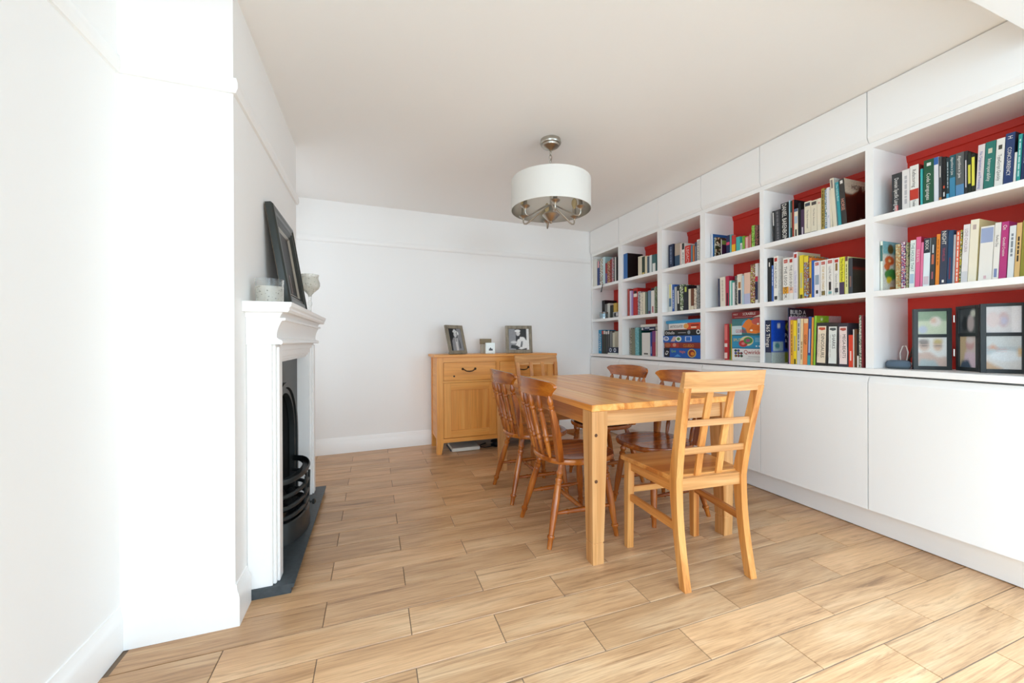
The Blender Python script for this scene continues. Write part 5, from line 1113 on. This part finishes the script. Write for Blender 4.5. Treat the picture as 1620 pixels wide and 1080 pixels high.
t = thing('decorated_box', 'small navy box with pale rosettes on the worktop, far-end bay', 'box', (2.545, 3.735, .9156))
ob('base', MB().box(-.004, .06, -.095, .095, 0, .016, plain('#dfe2da', .4), .001), t, label='white base', smooth=0)
ob('body', MB().box(0, .056, -.088, .088, .016, .08, BK('#1f2a44'), .002), t, smooth=0)
m = MB(); poly_print(m, (-.0003, .088, .016), (0, -1, 0), (0, 0, 1), [(ell(.045, .032, .024, .024), BK('#aeb8cc')), (ell(.045, .032, .012, .012), BK('#1f2a44')), (ell(.13, .032, .024, .024), BK('#c4ccd8')), (ell(.13, .032, .011, .011), BK('#1f2a44'))]); ob('print', m, t, smooth=0)
# nearest bay: folding frame, speaker, leads
t = thing('folding_photo_frame', 'black hinged three-part photo frame on the worktop, nearest bay', 'photo frame', (2.69, 1.02, .9155))
def panel(p, q, h, cols):
    p, q = Vector((p[0] - 2.69, p[1] - 1.02, 0)), Vector((q[0] - 2.69, q[1] - 1.02, 0)); ux = (q - p).normalized(); w = (q - p).length; n = ux.cross(Vector((0, 0, 1)))
    M = Matrix(((ux.x, -n.x, 0, p.x), (ux.y, -n.y, 0, p.y), (0, 0, 1, 0), (0, 0, 0, 1)))
    b = .018; mid = h * .555; FR = plain('#2a3032', .35)
    m = MB()
    m.box(0, b, 0, .016, 0, h, FR, .001, M).box(w - b, w, 0, .016, 0, h, FR, .001, M)
    for a, c in ((0, b), (mid - .008, mid + .008), (h - b * .8, h)): m.box(b, w - b, 0, .016, a, c, FR, 0, M)
    f = ob('frame_panel', m, t, smooth=0)
    for (a, c, ps) in ((b, mid - .008, cols[0]), (mid + .008, h - b * .8, cols[1])):
        pm = MB().box(b, w - b, .006, .013, a, c, plain('#e0dcd6', .15), 0, M)
        po = ob('photo', pm, f, smooth=0)
        soft_print('print', f, M @ Vector((b, .0055, a)), ux, Vector((0, 0, 1)), w - 2 * b, c - a, ps, 36, 40, '#d8d6d2', .055, .025)
    return f
sky = [(rect(0, 1, 0, 1), '#dcdcd8'), ([(0, 0), (0, .45), (.4, .5), (.7, .3), (1, .35), (1, 0)], '#c8b0a4'), (ell(.22, .72, .2, .2), '#c8b0a2'), (ell(.2, .85, .2, .1), '#8a8480'), (ell(.7, .72, .16, .2), '#d0b4a0'), (ell(.7, .86, .17, .08), '#c0b07a'), (rect(.1, .38, .7, .75), '#5a5a60'), (rect(.56, .86, .7, .75), '#6a6a6a'), ([(0, 0), (.1, .25), (.6, .2), (.75, 0)], '#a8b4b4')]
garden = [(rect(0, 1, .6, 1), '#8aa48c'), (rect(0, 1, 0, .6), '#c4d0b8'), (ell(.62, .55, .2, .22), '#dcd8d2'), (ell(.55, .6, .1, .12), '#d4b8a8'), (ell(.18, .2, .16, .18), '#b4c0d0')]
dark1 = [(rect(0, 1, 0, 1), '#4a5054'), (ell(.3, .4, .2, .3), '#2a3034'), (ell(.65, .4, .2, .35), '#b0a8ac'), (ell(.8, .8, .15, .15), '#c8d0c8')]
port = [(rect(0, .4, 0, 1), '#c8b490'), (rect(.4, 1, 0, 1), '#ccc4c0'), (ell(.6, .75, .26, .2), '#c8a0a0'), (ell(.6, .86, .24, .1), '#d8d0d0'), ([(.2, 0), (.3, .5), (.9, .5), (1, 0)], '#d4c0cc'), ([(0, 0), (.1, .2), (.5, .25), (.7, .0)], '#4a5a6c')]
sea = [(rect(0, 1, .7, 1), '#ccd2d2'), (rect(0, 1, .45, .7), '#b8c4c8'), ([(0, .6), (.2, .75), (.35, .62)], '#d0a088'), (rect(.3, .6, .58, .62), '#c08a88'), (ell(.6, .4, .5, .16), '#dfe4e6'), ([(0, 0), (0, .25), (.5, 0)], '#c8a888'), (rect(.9, 1, .4, .65), '#d8b480')]
pale = [(rect(0, 1, 0, 1), '#d8d8da'), (rect(.75, .95, 0, 1), '#eaeaec'), (ell(.5, .5, .16, .3), '#ccb8bc'), (ell(.52, .45, .1, .16), '#c0c0d4'), (ell(.2, .5, .2, .3), '#dcd0d0')]
f1 = panel((2.632, 1.186), (2.735, 1.085), .312, (sky, garden))
f2 = panel((2.758, 1.082), (2.69, .978), .318, (port, dark1))
f3 = panel((2.645, .956), (2.728, .842), .318, (sea, pale))
for x, y in ((2.747, 1.083), (2.668, .966)):
    for z in (.07, .24):
        ob('hinge', MB().lathe([(0, .004), (1, .004)], (x - 2.69, y - 1.02, z), (x - 2.69, y - 1.02, z + .035), NICKEL, 8), t, smooth=40)
ob('strap_hinge', MB().box(-.035, -.012, -.066, -.052, .01, .3, BLACK), t, smooth=0)
t = thing('speaker', 'low oval blue-grey fabric speaker on the worktop, nearest bay', 'speaker', (2.635, 1.25, .9155))
def ov(s, z): return [(.042 * s * cos(a) , .042 * s * sin(a) * 1.18, z) for a in [2 * pi * i / 32 for i in range(32)]]
ob('fabric_top', MB().rings([ov(1, .012), ov(1.02, .018), ov(.97, .032), ov(.86, .041), ov(.6, .045), ov(.1, .0455)], plain('#566574', .9, bump=.3)), t, smooth=60)
ob('base', MB().rings([ov(.82, 0), ov(.98, .006), ov(1.01, .013), ov(.9, .0135)], plain('#4c5860', .6)), t, smooth=60)
t = thing('charging_cable', 'loop of white and black leads behind the speaker, nearest bay', 'cable', (2.72, 1.262, .9155))
ob('white_lead', MB().tube([(-.02, -.03, .004), (-.01, .0, .01), (.0, .018, .04), (.0, .02, .08), (.0, .008, .118), (.0, -.006, .12), (.0, -.014, .085), (.0, -.008, .04), (.01, .004, .012), (.02, -.02, .004)], .0028, plain('#e8e4dc', .4), 8), t, label='white lead', smooth=60)
for q in range(3):
    ob('dark_lead', MB().tube([(.0 + .02 * q, -.004, .004 + .006 * q), (.0, -.008 - .006 * q, .03 + .015 * q), (.02, -.022, .07 + .02 * q), (.05, -.036, .115), (.06, -.03, .05), (.04, -.012, .012)], .003, plain('#4a3830', .5), 8), t, label='dark brown lead', smooth=60)
for q in range(2):
    ob('white_lead', MB().tube([(-.01, -.012, .006 + .01 * q), (.0, -.022, .022 + .008 * q), (.01, -.034, .012 + .008 * q), (.0, -.03, .004)], .0028, plain('#e8e4dc', .4), 8), t, label='white lead', smooth=60)
